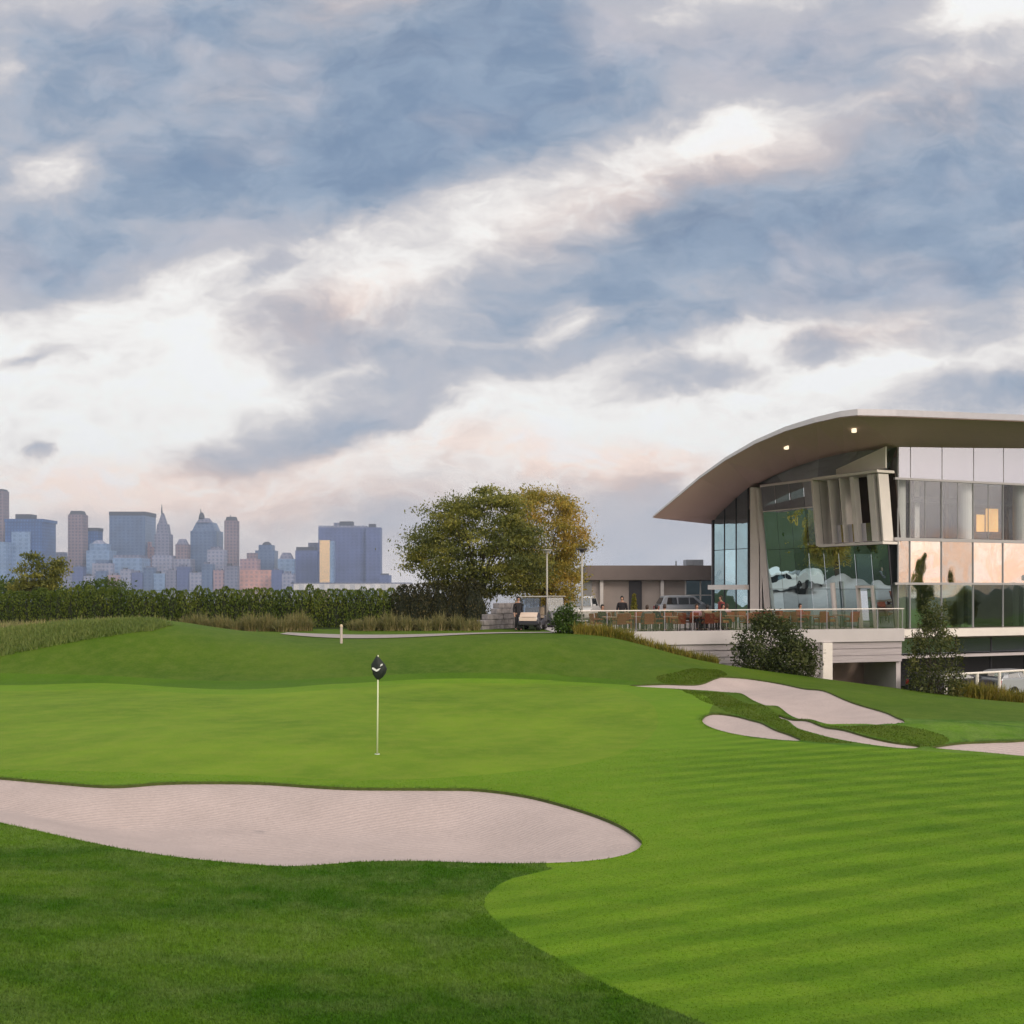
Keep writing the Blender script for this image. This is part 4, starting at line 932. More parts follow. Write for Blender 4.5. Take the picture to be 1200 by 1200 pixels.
# ---------------------------------------------------------------- trees, hedges, shrubs, tall grass
M_BARK = mat('bark', (.09, .07, .055), .9, noise=.4, nscale=6, stretch=(1, 1, .25))
def poly_sample(poly, n):
    P = np.array(poly, float); lo, hi = P.min(0), P.max(0); out = []
    while len(out) < n:
        q = rng.uniform(lo, hi, (n * 3, 2)); out += list(q[inside(P, q)])
    return np.array(out[:n])
def make_tree(name, label, outline, d, depth, base_px, nclump, per, size, m, csig=(.42, .42, .22), group=None, limbs=9, tr=.16, holes=.0):
    P = np.array(outline, float); c = P.mean(0)
    q = poly_sample(outline, nclump * 2)
    ed = edge_dist(P, q); mx = ed.max()
    # favour the outer shell: the heart of a crown is thinly leaved
    keep = rng.random(len(q)) < (1.0 - .45 * (ed / mx)); q = q[keep][:nclump]; ed = ed[keep][:nclump]
    half = depth * np.sqrt(np.clip(ed / mx, .04, 1))
    sgn = rng.uniform(-1, 1, len(q)); y = d + np.sign(sgn) * np.abs(sgn) ** .6 * half
    cl = np.stack([(q[:, 0] - 600) / F * d, y, EYE - (q[:, 1] - HY) / F * d], 1)
    bx = (base_px - 600) / F * d; bz = hz(bx, d) - .05
    root = empty(name, (bx, d, bz), label, 'tree', group)
    cl -= np.array([bx, d, bz])
    n = len(cl)
    csz = rng.uniform(.6, 1.35, (n, 1))
    pts = np.repeat(cl, per, 0) + rng.normal(size=(n * per, 3)) * np.array(csig) * np.repeat(csz, per, 0)
    V, Fc, var = leaves(pts, size, up=-.5)
    var = var * .5 + np.repeat(np.repeat(rng.random(n) - .5, per), 4) * .8
    cr = rawmesh('crown', V, Fc, m, root, var)
    zs = cl[:, 2]; zl = np.percentile(zs, 8)
    tb = MB(); fork = Vector((0, 0, max(.5, zl * .75)))
    tb.tube([(0, 0, 0), (.03, 0, fork.z * .5), tuple(fork)], [tr * 1.25, tr, tr * .9], 10)
    order = rng.permutation(n)[:limbs * 3]
    for k, i in enumerate(order):
        t = Vector(cl[i]); mid = fork.lerp(t, .5) + Vector((0, 0, .12 * (t - fork).length))
        r0 = tr * (.6 if k < limbs else .3)
        tb.tube([fork - Vector((0, 0, .1)), fork.lerp(mid, .5), mid, t], [r0, r0 * .75, r0 * .5, .015], 6)
    tk = tb.build('trunk', M_BARK, root, smooth=True)
    return root
LM_OAK = leaf_mat('leaves_dark_green', [(.095, .115, .03), (.19, .20, .042), (.33, .31, .06), (.46, .37, .075)], scale=.35, trans=.35)
LM_AUT = leaf_mat('leaves_turning', [(.24, .22, .04), (.40, .31, .055), (.52, .34, .075), (.55, .27, .08)], scale=.4, trans=.35)
LM_THU = leaf_mat('hedge_sprays', [(.052, .088, .010), (.090, .132, .014), (.145, .180, .022), (.20, .215, .03)], trans=.2, scale=.6)
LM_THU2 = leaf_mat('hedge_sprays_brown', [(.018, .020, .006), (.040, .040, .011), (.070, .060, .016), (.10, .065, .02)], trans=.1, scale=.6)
LM_PALE = leaf_mat('leaves_pale_green', [(.050, .085, .015), (.085, .13, .025), (.13, .17, .04)], scale=.5)
LM_BUSH = leaf_mat('leaves_bush', [(.030, .046, .012), (.058, .076, .020), (.10, .116, .034), (.14, .145, .04)], scale=.8)
LM_BUSHG = leaf_mat('leaves_bright_bush', [(.035, .065, .008), (.060, .115, .014), (.09, .16, .02)], scale=1.)
LM_SHRUB = leaf_mat('leaves_tall_shrub', [(.05, .065, .016), (.085, .10, .026), (.14, .14, .04), (.18, .165, .05)], scale=.8)
make_tree('autumn_tree', 'rounded tree turning yellow and rust behind the lamp posts', [(602, 606), (610, 585), (628, 576), (648, 577), (664, 590), (678, 604), (690, 618), (684, 634), (674, 652), (676, 680), (672, 706), (640, 712), (608, 704), (598, 660)], 66, 2.2, 640, 190, 190, .068, LM_AUT, tr=.13)
BROAD = make_tree('broad_tree', 'broad dark green tree with layered branches above the hedge end', [(470, 662), (486, 650), (470, 632), (492, 620), (488, 606), (500, 592), (516, 596), (528, 584), (548, 586), (558, 576), (576, 572), (588, 580), (602, 584), (610, 604), (630, 622), (638, 660), (628, 690), (590, 700), (548, 700), (516, 688), (500, 672)], 62, 2.9, 560, 290, 190, .070, LM_OAK, csig=(.46, .46, .17), tr=.17)
make_tree('young_tree', 'thin young tree with spiky top poking above the hedge', [(14, 690), (22, 672), (30, 655), (38, 650), (46, 664), (50, 690)], 72, .8, 34, 30, 90, .085, LM_OAK, csig=(.28, .28, .12), tr=.07, limbs=5)
make_tree('young_tree', 'second thin young tree, with a slanting top, above the hedge', [(48, 690), (52, 668), (60, 654), (68, 652), (72, 664), (64, 690)], 72.5, .7, 58, 26, 90, .085, LM_OAK, csig=(.28, .28, .12), tr=.07, limbs=5)
make_tree('pale_tree', 'low pale green tree behind the left end of the hedge', [(-60, 700), (-40, 684), (0, 680), (40, 684), (70, 690), (90, 700)], 75, 1.4, 10, 60, 80, .10, LM_PALE, csig=(.5, .5, .25), tr=.1, limbs=6)
make_tree('pale_tree', 'small light green tree behind the hedge below the brown skyscraper', [(92, 700), (100, 684), (124, 678), (146, 686), (152, 700)], 78, 1.2, 120, 36, 80, .09, LM_PALE, csig=(.4, .4, .2), tr=.08, limbs=5)

def hedge(name, label, pa, pb, m, hfun, w=.40, step=.40, per=1100, size=.052):
    a, b = Vector(pa), Vector(pb); Ln = (b - a).length; u = (b - a) / Ln; k = int(Ln / step)
    pts = []; core = MB(); dirs = []
    o0 = Vector((a.x, a.y, hz(a.x, a.y)))
    for i in range(k + 1):
        p = a + u * (i * step + rng.normal() * .05); p.y += rng.normal() * .06
        z0 = hz(p.x, p.y) - .05; h = hfun(i / k) - z0 + rng.normal() * .11
        rr = w * (1 + rng.normal() * .08)
        t = rng.random(per) ** .85; an = rng.random(per) * 2 * np.pi
        prof = rr * np.where(t < .15, .75 + t * 1.6, np.where(t < .75, 1., np.clip((1.02 - t) / .27, .02, 1) ** .55))
        r = prof * (.72 + .36 * rng.random(per))
        pts.append(np.stack([p.x + r * np.cos(an), p.y + r * np.sin(an), z0 + t * h], 1))
        core.tube([(p.x, p.y, z0), (p.x, p.y, z0 + h * .5), (p.x, p.y, z0 + h * .84)], [rr * .55, rr * .70, rr * .10], 7)
    P = np.concatenate(pts) - np.array(o0)
    V, Fc, var = leaves(P, size, droop=np.array([0, 0, 1.3]))
    root = empty(name, o0, label, 'hedge')
    rawmesh('foliage', V, Fc, m, root, var)
    st = core.build('stems_or_core', mat('hedge_light_block', (.014, .020, .008), .9)); st.parent = root; st.matrix_parent_inverse = Matrix.Translation(-o0)  # near-black core added inside each column to block light
    return root
hedge('hedge', 'long clipped green evergreen hedge below the skyline', (X3(-420, 68), 68), (X3(468, 60.5), 60.5), LM_THU, lambda t: 3.28 + .34 * sstep(.45, .62, t) - .06 * sstep(.62, .9, t))
hedge('hedge', 'darker and browner stretch of hedge below the broad tree', (X3(470, 60.2), 60.2), (X3(566, 59.6), 59.6), LM_THU2, lambda t: 3.86 + .1 * t, w=.62)

def blades(pts, h, lean, w, hv=.3, curve=.35):
    """upright bent blades (two quads each) rooted at pts"""
    n = len(pts); P = np.asarray(pts, float)
    hh = h * (1 + hv * rng.normal(size=n)).clip(.35, 1.7)
    an = rng.random(n) * 2 * np.pi; l = lean * np.abs(rng.normal(size=n))
    dx, dy = np.cos(an) * l, np.sin(an) * l; fa = rng.random(n) * np.pi
    wx, wy = np.cos(fa) * w / 2, np.sin(fa) * w / 2
    def ring(t, ws): 
        c = P + np.stack([dx * hh * t ** 2, dy * hh * t ** 2, hh * (t - curve * l * t * t)], 1)
        o = np.stack([wx * ws, wy * ws, np.zeros(n)], 1); return c - o, c + o
    A = ring(0., 1.); B = ring(.55, .9); C_ = ring(1., .25)
    V = np.stack([A[0], A[1], B[1], B[0], C_[1], C_[0]], 1).reshape(-1, 3)
    b = np.arange(n)[:, None] * 6
    Fc = np.concatenate([b + np.array([[0, 1, 2, 3]]), b + np.array([[3, 2, 4, 5]])])
    return V, Fc, np.repeat(rng.random(n) - .5, 6)
LM_FESC = leaf_mat('dry_fescue', [(.20, .21, .08), (.33, .29, .13), (.48, .37, .19)], trans=.2, scale=.5)
LM_FESG = leaf_mat('green_fescue', [(.11, .165, .035), (.175, .22, .055), (.27, .27, .09)], trans=.2, scale=.4)
LM_PLUME = leaf_mat('ornamental_grass', [(.13, .14, .05), (.27, .235, .10), (.46, .37, .20)], trans=.25, scale=1.)
LM_YEL = leaf_mat('yellow_grass', [(.14, .15, .02), (.24, .20, .03), (.33, .22, .05)], trans=.2, scale=1.)
def field(name, pix, n, h, lean, w, m):
    G = np.array([ground_at(*p)[:2] for p in pix]); q = poly_sample(G, n)
    V, Fc, var = blades(np.column_stack([q, H(q[:, 0], q[:, 1]) - .02]), h, lean, w)
    return tag(rawmesh(name, V, Fc, m, None, var), kind='stuff')
field('fescue_grass', [(-160, 748), (-60, 741), (0, 739), (60, 732), (120, 728), (180, 727), (203, 733), (180, 740), (130, 746), (70, 756), (0, 770), (-80, 785), (-160, 795)], 30000, .17, .5, .03, LM_FESG)
def strip(name, segs, n, h, lean, w, m, depth):
    pts = []
    for (pa, da, pb, db, k) in segs:
        t = rng.random(int(n * k)); d = da + (db - da) * t
        x = (pa + (pb - pa) * t - 600) / F * d
        pts.append(np.stack([x, d + rng.uniform(-depth, depth, len(t))], 1))
    q = np.concatenate(pts)
    V, Fc, var = blades(np.column_stack([q, H(q[:, 0], q[:, 1]) - .02]), h, lean, w)
    return tag(rawmesh(name, V, Fc, m, None, var), kind='stuff')
strip('fescue_grass', [(-200, 53, 200, 53.5, 1.)], 9000, .42, .5, .03, LM_FESC, 1.3)
def tuft(label, px, d, h, r, n, m, cat='grass clump', name='grass_clump', group=None, lean=.55, w=.03):
    x = X3(px, d); z = hz(x, d) - .02
    a = rng.random(n) * 2 * np.pi; rr = r * .45 * np.sqrt(rng.random(n))
    V, Fc, var = blades(np.stack([rr * np.cos(a), rr * np.sin(a), np.zeros(n)], 1), h, lean, w)
    o = rawmesh(name, V, Fc, m, None, var); o.location = (x, d, z)
    return tag(o, label, cat, group)
TG = 'ornamental grass clumps along the hedge'
for i, px in enumerate(np.linspace(212, 360, 15)):
    tuft('beige ornamental grass clump in the bed at the foot of the long green hedge', px + rng.normal() * 2, 55.2 + rng.normal() * .35, .60 + .12 * rng.normal(), .72, 480, LM_PLUME, group=TG)
for i, px in enumerate(np.linspace(412, 556, 14)):
    tuft('beige ornamental grass clump behind the path near the broad tree', px + rng.normal() * 2, 56.2 + rng.normal() * .3, .54 + .09 * rng.normal(), .72, 440, LM_PLUME, group=TG + ' end')
strip('yellow_grass', [(672, 50.6, 742, 51.2, 1.)], 2600, .45, .5, .03, LM_YEL, .5)
strip('yellow_grass', [(742, 50.6, 842, 50.2, 1.)], 1500, .34, .5, .03, LM_YEL, .35)
strip('yellow_grass', [(1118, 49.6, 1215, 49.6, 1.)], 3400, .62, .5, .03, LM_YEL, .5)

def bush(name, label, outline, d, depth, nclump, per, size, m, csig, ns=14, cat='shrub', stem_r=.02):
    P = np.array(outline, float); q = poly_sample(outline, nclump); ed = edge_dist(P, q); mx = ed.max()
    half = depth * np.sqrt(np.clip(ed / mx, .05, 1)); s = rng.uniform(-1, 1, len(q))
    cl = np.stack([(q[:, 0] - 600) / F * d, d + np.sign(s) * np.abs(s) ** .5 * half, EYE - (q[:, 1] - HY) / F * d], 1)
    c = P.mean(0); bx = (c[0] - 600) / F * d; bz = hz(bx, d) - .05
    root = empty(name, (bx, d, bz), label, cat); cl -= np.array([bx, d, bz])
    cl[:, 2] = np.maximum(cl[:, 2], .05)
    pts = np.repeat(cl, per, 0) + rng.normal(size=(nclump * per, 3)) * np.array(csig)
    V, Fc, var = leaves(pts, size); var = var * .6 + np.repeat(np.repeat(rng.random(nclump) - .5, per), 4) * .7
    rawmesh('foliage', V, Fc, m, root, var)
    st = MB()
    for i in rng.permutation(nclump)[:ns]:
        t = Vector(cl[i]); b = Vector((t.x * .25, t.y * .25, 0)); st.tube([b, b.lerp(t, .5) + Vector((t.x * -.08, 0, .15)), t], [stem_r, stem_r * .7, .006], 5)
    st.build('stems_or_core', M_BARK, root)
    return root
bush('bush', 'big rounded dark green bush in front of the terrace wall', [(862, 782), (864, 762), (872, 742), (884, 728), (896, 722), (912, 726), (928, 734), (942, 746), (954, 762), (958, 784), (950, 800), (870, 800)], 50.6, 1.5, 230, 70, .065, LM_BUSH, (.2, .2, .2))
bush('bush', 'small bright green rounded bush at the left end of the railing', [(648, 742), (647, 728), (652, 716), (664, 712), (674, 717), (680, 730), (679, 744), (664, 748)], 51, .6, 60, 60, .06, LM_BUSHG, (.12, .12, .16))
bush('tall_shrub', 'tall loose shrub before the right hand glass facade', [(1068, 815), (1066, 780), (1072, 752), (1082, 730), (1088, 708), (1096, 718), (1108, 712), (1112, 738), (1122, 760), (1126, 790), (1124, 818)], 48.8, .9, 170, 42, .06, LM_SHRUB, (.16, .16, .26), 22)

# trees on the far side of the course, out of the frame but mirrored in the coated glass of the right facade
for px, far, sc, sz in ((1086, 55, .36, 1.0), (1127, 62, .40, .58)):
    q = RP(rs(px), 0); dv = Vector((q.x, q.y, 0)).normalized(); rv = dv - RN * 2 * dv.dot(RN)
    w = q + rv * far
    c = copy_tree(BROAD); c.location = (w.x, w.y, hz(w.x, w.y)); c.scale = (sc, sc, sz); c.rotation_euler = (0, 0, px * .7)
    c['label'] = 'tree across the course seen mirrored in the peach coloured glass of the right facade'; c['group'] = 'trees mirrored in the clubhouse glass'
# ---------------------------------------------------------------- turf blades near the viewer
def turf(name, key, n, h, w, lo, hi, m, lean=.7, fall=1.6):
    """short blades where the turf is near enough to show grain; thinner with distance"""
    u = rng.random(n * 3); y = lo * (hi / lo) ** (u ** fall) if fall != 1 else lo + (hi - lo) * u
    px = rng.uniform(-60, 1260, len(y)); P = np.column_stack([(px - 600) / F * y, y])
    ok = np.ones(len(P), bool)
    top = RANK.index(key) if key else len(RANK)
    for i, k in enumerate(RANK[:8]):
        q = inside(POLY[k], P)
        if key == 'fairway' and k in ('fringe', 'fairway'):
            if k == 'fairway': ok &= q | inside(POLY['fringe'], P)
            continue
        ok &= q if k == key else (~q if (i < top) else ok)
    P = P[ok][:n]
    V, Fc, var = blades(np.column_stack([P, H(P[:, 0], P[:, 1]) - .004]), h, lean, w, .35)
    o = rawmesh(name, V, Fc, m, None, var)
    if key == 'fairway': stripe_attr(o, V)
    return tag(o, kind='stuff')
turf('rough_turf_blades', None, 300000, .028, .006, 6.6, 20, GM['rough_grass'], .9, 1.)
turf('fairway_turf_blades', 'fairway', 240000, .010, .008, 6.6, 24, GM['fairway'], .8, 1.)
# ragged grass hanging over the bunker edges
def lipgrass(key, n, h):
    q = POLY[key]; a = q[rng.integers(0, len(q), n)] ; b = a + rng.normal(size=(n, 2)) * .05
    out = ~inside(q, b); b = b[out]
    return b, h
bs_ = np.concatenate([lipgrass(k, 9000 if k == 'front_bunker' else 4500, .05)[0] for k in SAND])
V, Fc, var = blades(np.column_stack([bs_, H(bs_[:, 0], bs_[:, 1]) - .01]), .022, 1., .009, .4)
tag(rawmesh('bunker_edge_grass', V, Fc, GM['collar_rough'], None, var), kind='stuff')
def patch(key, n, h, m):
    q = poly_sample([tuple(p) for p in POLY[key]], n)
    for k in SAND: q = q[~inside(POLY[k], q)]
    V, Fc, var = blades(np.column_stack([q, H(q[:, 0], q[:, 1]) - .01]), h, .7, .016, .4)
    tag(rawmesh('bank_long_grass', V, Fc, m, None, var), kind='stuff')
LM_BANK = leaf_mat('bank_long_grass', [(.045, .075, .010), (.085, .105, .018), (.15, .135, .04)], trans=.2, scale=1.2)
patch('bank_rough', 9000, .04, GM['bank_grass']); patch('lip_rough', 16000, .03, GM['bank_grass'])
# ---------------------------------------------------------------- flagstick
M_POLE = mat('pole_white', (.66, .70, .50), .4)
M_FLAG = mat('flag_dark_green', (.012, .020, .018), .7, noise=.3, nscale=12)
M_EMB = mat('emblem_white', (.70, .74, .74), .6)
fp = ground_at(442, 884); fz = hz(fp.x, fp.y)
fl = empty('flagstick', (fp.x, fp.y, fz), 'white flagstick with a furled dark green flag standing on the putting green', 'golf flag')
MB().tube([(0, 0, -.05), (0.012, 0, 1.0), (.02, 0, 2.12)], [.019, .017, .013], 10).build('pole', M_POLE, fl, smooth=True)
MB().lathe([(.054, -.10), (.054, .012), (.050, .012), (.050, -.10)], k=20).build('cup_rim', M_EMB, fl)
V = []; fs = []; K = 20; rows = [(0, .02), (.06, .10), (.14, .17), (.24, .19), (.34, .165), (.43, .10), (.50, .035), (.53, .012)]
for z, r in rows:
    for j in range(K):
        a = 2 * math.pi * j / K; f = 1 + .16 * math.sin(5 * a + z * 9) + .08 * math.sin(9 * a - z * 14)
        r_ = r * .80
        V.append((.02 + r_ * f * math.cos(a) * .98 + .02 * math.sin(z * 8), r * f * math.sin(a) * .42, 1.585 + z))
for i in range(len(rows) - 1):
    for j in range(K): fs.append((i * K + j, i * K + (j + 1) % K, (i + 1) * K + (j + 1) % K, (i + 1) * K + j))
fs += [tuple(reversed(range(K))), tuple((len(rows) - 1) * K + j for j in range(K))]
fg = MB().add(V, fs).build('flag', M_FLAG, fl, smooth=True)
em = MB()
def emb(pts, y):
    n = len(pts); em.add([(x, y - .0, z) for x, z in pts] + [(x, y - .006, z) for x, z in pts], [tuple(range(n))[::-1], tuple(range(n, 2 * n))] + [(i, (i + 1) % n, n + (i + 1) % n, n + i) for i in range(n)])
emb([(-.10, 1.835), (-.05, 1.80), (.0, 1.775), (.05, 1.80), (.085, 1.85), (.035, 1.835), (.0, 1.815), (-.045, 1.85), (-.085, 1.865)], -.098)
emb([(.07, 1.88), (.125, 1.91), (.13, 1.94), (.09, 1.935)], -.075)
em.build('emblem', M_EMB, fg)
# ---------------------------------------------------------------- marker post
p = ground_at(400, 754); p.z = hz(p.x, p.y)
mp_ = empty('marker_post', p, 'short white post at the edge of the lawn by the path', 'post')
MB().lathe([(.06, -.05), (.06, .70), (.055, .74)], k=14).build('post', M_AWALL, mp_, smooth=False)
MB().lathe([(.068, .74), (.068, .80), (.04, .85)], k=14).build('cap', mat('post_cap', (.62, .50, .36), .6), mp_)
# ---------------------------------------------------------------- lamp posts
def lamp(px, d, ytop, m_head, label):
    x = X3(px, d); z = hz(x, d) if d > 57 else DZ
    h = Z3(ytop, d) - z
    o = empty('lamp_post', (x, d, z), label, 'street lamp', 'lamp posts by the terrace')
    MB().tube([(0, 0, 0), (0, 0, h - .18)], [.058, .045], 12).build('pole', M_LPOLE, o, smooth=True)
    MB().lathe([(.12, 0), (.12, .08), (.085, .14)], k=14).build('base', M_LPOLE, o)
    MB().lathe([(.10, h - .22), (.13, h - .12), (.30, h - .07), (.31, h - .03), (.06, h)], k=20).build('lamp_head', m_head, o, smooth=False)
M_LPOLE = mat('lamp_pole_paint', (.40, .39, .36), .5)
lamp(641, 60, 643.5, M_LPOLE, 'pale lamp post with a pale disc head in front of the autumn tree')
lamp(682, 56, 642.5, M_DARKM, 'pale lamp post with a dark disc head at the corner of the annex')
# ---------------------------------------------------------------- stone wall beside the carts
M_STONE = mat('grey_stone', (.30, .28, .29), .9, noise=.45, nscale=4, bump=.6)
sw = MB()
a = Vector((X3(566, 57.5), 57.5, 0)); b = Vector((X3(606, 60), 60, 0)); u = (b - a).normalized(); nn = Vector((u.y, -u.x, 0))
for r in range(5):
    s = -.35 * (r % 2)
    L_ = (b - a).length
    while s < L_:
        w = random.uniform(.4, .62); s0, s1 = max(s, 0), min(s + w - .02, L_)
        lim = .55 + .95 * min(1, (s0 / L_) * 1.5)
        if s1 > s0 + .05 and r * .3 < lim:
            z = 1.32 + r * .30; j = random.uniform(-.03, .03)
            sw.slab([a + u * s0 + nn * j + Vector((0, 0, z)), a + u * s1 + nn * j + Vector((0, 0, z)), a + u * s1 + nn * j + Vector((0, 0, z + .285)), a + u * s0 + nn * j + Vector((0, 0, z + .285))], nn * -.45)
        s += w
tag(sw.build('stone_wall', M_STONE, bevel=.02, seg=1), 'stepped grey stone wall at the end of the cart path', 'wall')

# ---------------------------------------------------------------- vehicles
M_TYRE = mat('tyre_rubber', (.02, .02, .022), .85); M_RIM = mat('rim', (.45, .45, .47), .35, metal=.8)
M_CGLASS = glass_mat('vehicle_glass', (.10, .12, .14), .25, .03, body=(.02, .025, .03))
M_HEAD = mat('headlamp', (.75, .75, .72), .15); M_TAIL = mat('taillamp', (.35, .02, .02), .25); M_TRIM = mat('black_trim', (.025, .025, .03), .6)
M_PW = mat('paint_white', (.70, .70, .71), .28); M_PS = mat('paint_silver', (.42, .45, .50), .3, metal=.4); M_PD = mat('paint_dark', (.03, .03, .045), .3)
def wheel(root, x, y, r=.33, w=.22):
    o = MB().lathe([(r * .62, -w / 2), (r * .93, -w / 2), (r, -w / 3), (r, w / 3), (r * .93, w / 2), (r * .62, w / 2)], k=20)
    e = o.build('wheel', M_TYRE, root); e.rotation_euler = (R(90), 0, 0); e.location = (x, y, r)
    q = MB().lathe([(.04, -w / 2 - .01), (r * .6, -w / 2 + .02), (r * .6, w / 2 - .02), (.04, w / 2 + .01)], k=16).build('rim', M_RIM, e)
def car(label, loc, rz, paint, suv=True, cat='car'):
    """length along x, nose at +x"""
    root = empty('parked_car', loc, label, cat, None, rz)
    h = 1.72 if suv else 1.45
    prof = [(-2.25, .42), (-2.3, .62), (-2.26, .98), (-2.2, 1.05), (.95, 1.05), (1.75, .97), (2.2, .82), (2.28, .6), (2.22, .40), (1.85, .30), (-1.9, .30)]
    cab = [(-2.15, 1.05), (-1.85, h - .06), (-1.55, h), (.0, h), (.35, h - .07), (1.15, 1.05)]
    def extr(pr, w0, w1):
        n = len(pr); mb = MB(); zs = [z for _, z in pr]; lo, hi = min(zs), max(zs)
        f = lambda z: w0 + (w1 - w0) * (z - lo) / (hi - lo)
        mb.add([(x, -f(z), z) for x, z in pr] + [(x, f(z), z) for x, z in pr], [tuple(range(n)), tuple(reversed(range(n, 2 * n)))] + [(i, n + i, n + (i + 1) % n, (i + 1) % n) for i in range(n)])
        return mb
    b = extr(prof, .92, .90); b2 = extr(cab, .86, .68)
    b.add(b2.v, b2.f); b.build('body', paint, root, bevel=.03, seg=2)
    for s in (-1, 1):
        for x0, x1, t0, t1 in ((-1.72, -.95, .12, .05), (-.88, -.12, 0, 0), (-.05, .72, 0, .5)):
            z0, z1 = 1.10, h - .14
            wf = lambda z: .86 - .18 * (z - 1.05) / (h - 1.05)
            q = [(x0, s * (wf(z0) + .004), z0), (x1, s * (wf(z0) + .004), z0), (x1 - t1, s * (wf(z1) + .004), z1), (x0 + t0, s * (wf(z1) + .004), z1)]
            MB().slab(q, (0, s * .012, 0)).build('window', M_CGLASS, root)
        MB().box(.75, .95, s * .9, s * 1.06, 1.08, 1.22).build('mirror', paint, root, bevel=.03)
        MB().box(2.12, 2.26, s * .82 - .16, s * .82 + .06, .66, .80).build('headlight', M_HEAD, root, bevel=.02)
        MB().box(-2.31, -2.2, s * .8 - .10, s * .8 + .08, .72, .98).build('tail_light', M_TAIL, root, bevel=.02)
    MB().slab([(.43, -.66, h - .12), (.43, .66, h - .12), (1.10, .80, 1.09), (1.10, -.80, 1.09)], (.02, 0, .02)).build('windscreen', M_CGLASS, root)
    MB().slab([(-1.9, -.64, h - .16), (-1.9, .64, h - .16), (-2.13, .78, 1.14), (-2.13, -.78, 1.14)], (-.02, 0, .01)).build('rear_window', M_CGLASS, root)
    MB().box(2.2, 2.31, -.55, .55, .42, .62).build('grille', M_TRIM, root, bevel=.02)
    MB().box(-2.33, -2.25, -.8, .8, .40, .56).build('bumper', M_TRIM, root, bevel=.02)
    for x in (-1.38, 1.42):
        for s in (-1, 1): wheel(root, x, s * .82)
    return root
M_PG = mat('paint_grey', (.16, .16, .175), .3, metal=.3)
def face(px, d): return math.atan2(-d, -X3(px, d))          # heading that points back at the viewer
car('white parked car seen nose on below the dark headed lamp post', (X3(681, 69), 69, 1.4), face(681, 69) - .15, M_PW)
car('silver parked car with dark windows standing before the annex window', (X3(806, 76.4), 76.4, 1.4), .08, M_PS)
zlo = lambda px, d: hz(X3(px, d), d)
car('silver blue car parked below the right facade at the edge of the view', (X3(1196, 57.3), 57.3, zlo(1196, 57.3)), .37, M_PS, False)
car('dark car parked below the right facade beside the tall shrub', (X3(1116, 56.2), 56.2, zlo(1116, 56.2)), .37, M_PD, False)
M_COWL = mat('cart_cream', (.62, .50, .42), .35); M_SEAT = mat('cart_seat', (.30, .24, .18), .7)
def cart(label, px, d, rz, cowl):
    root = empty('golf_cart', (X3(px, d), d, hz(X3(px, d), d)), label, 'golf cart', None, rz)
    pr = [(-1.1, .35), (-1.15, .75), (-.55, .80), (-.5, .62), (.1, .55), (.55, .38), (.62, .85), (.80, .95), (1.12, .72), (1.18, .40), (1.0, .28), (-1.0, .28)]
    n = len(pr); MB().add([(x, -.56, z) for x, z in pr] + [(x, .56, z) for x, z in pr], [tuple(range(n)), tuple(reversed(range(n, 2 * n)))] + [(i, n + i, n + (i + 1) % n, (i + 1) % n) for i in range(n)]).build('body', M_PD if cowl is M_COWL else cowl, root, bevel=.04)
    if cowl is M_COWL: MB().slab([(.84, -.46, .93), (.84, .46, .93), (1.13, .46, .70), (1.13, -.46, .70)], (.03, 0, .03)).slab([(1.165, -.46, .70), (1.165, .46, .70), (1.20, .46, .52), (1.20, -.46, .52)], (.02, 0, 0)).build('front_panel', cowl, root)
    MB().box(-1.2, .72, -.62, .62, 1.75, 1.80).build('roof', M_LPOLE, root, bevel=.03)
    for x, x2 in ((.66, .55), (-1.0, -1.02)):
        for s in (-1, 1): MB().tube([(x, s * .52, .8), (x2, s * .55, 1.76)], .022, 6).build('roof_post', M_TRIM, root)
    MB().slab([(.68, -.5, .95), (.68, .5, .95), (.57, .5, 1.7), (.57, -.5, 1.7)], (.012, 0, 0)).build('windscreen', glass_mat('cart_screen', (.55, .62, .68), .14, .03), root)
    MB().box(-.55, -.05, -.52, .52, .62, .78).build('seat', M_SEAT, root, bevel=.04); MB().box(-.62, -.5, -.52, .52, .78, 1.2).build('backrest', M_SEAT, root, bevel=.04)
    MB().tube([(.45, .22, .8), (.25, .22, 1.02)], .02, 6).build('steering_column', M_TRIM, root)
    for s in (-1, 1): MB().box(1.08, 1.19, s * .40 - .09, s * .40 + .09, .58, .70).build('headlight', M_HEAD, root, bevel=.02)
    MB().box(1.1, 1.22, -.5, .5, .30, .42).build('bumper', M_TRIM, root, bevel=.02)
    for x in (-.78, .82):
        for s in (-1, 1): wheel(root, x, s * .50, .23, .2)
    return root
cart('dark golf cart with a cream front panel at the end of the path', 624, 57, face(624, 57) - .2, M_COWL)
cart('grey golf cart half hidden behind the pale lamp post', 645, 60.8, face(645, 60.8) + .5, M_PG)

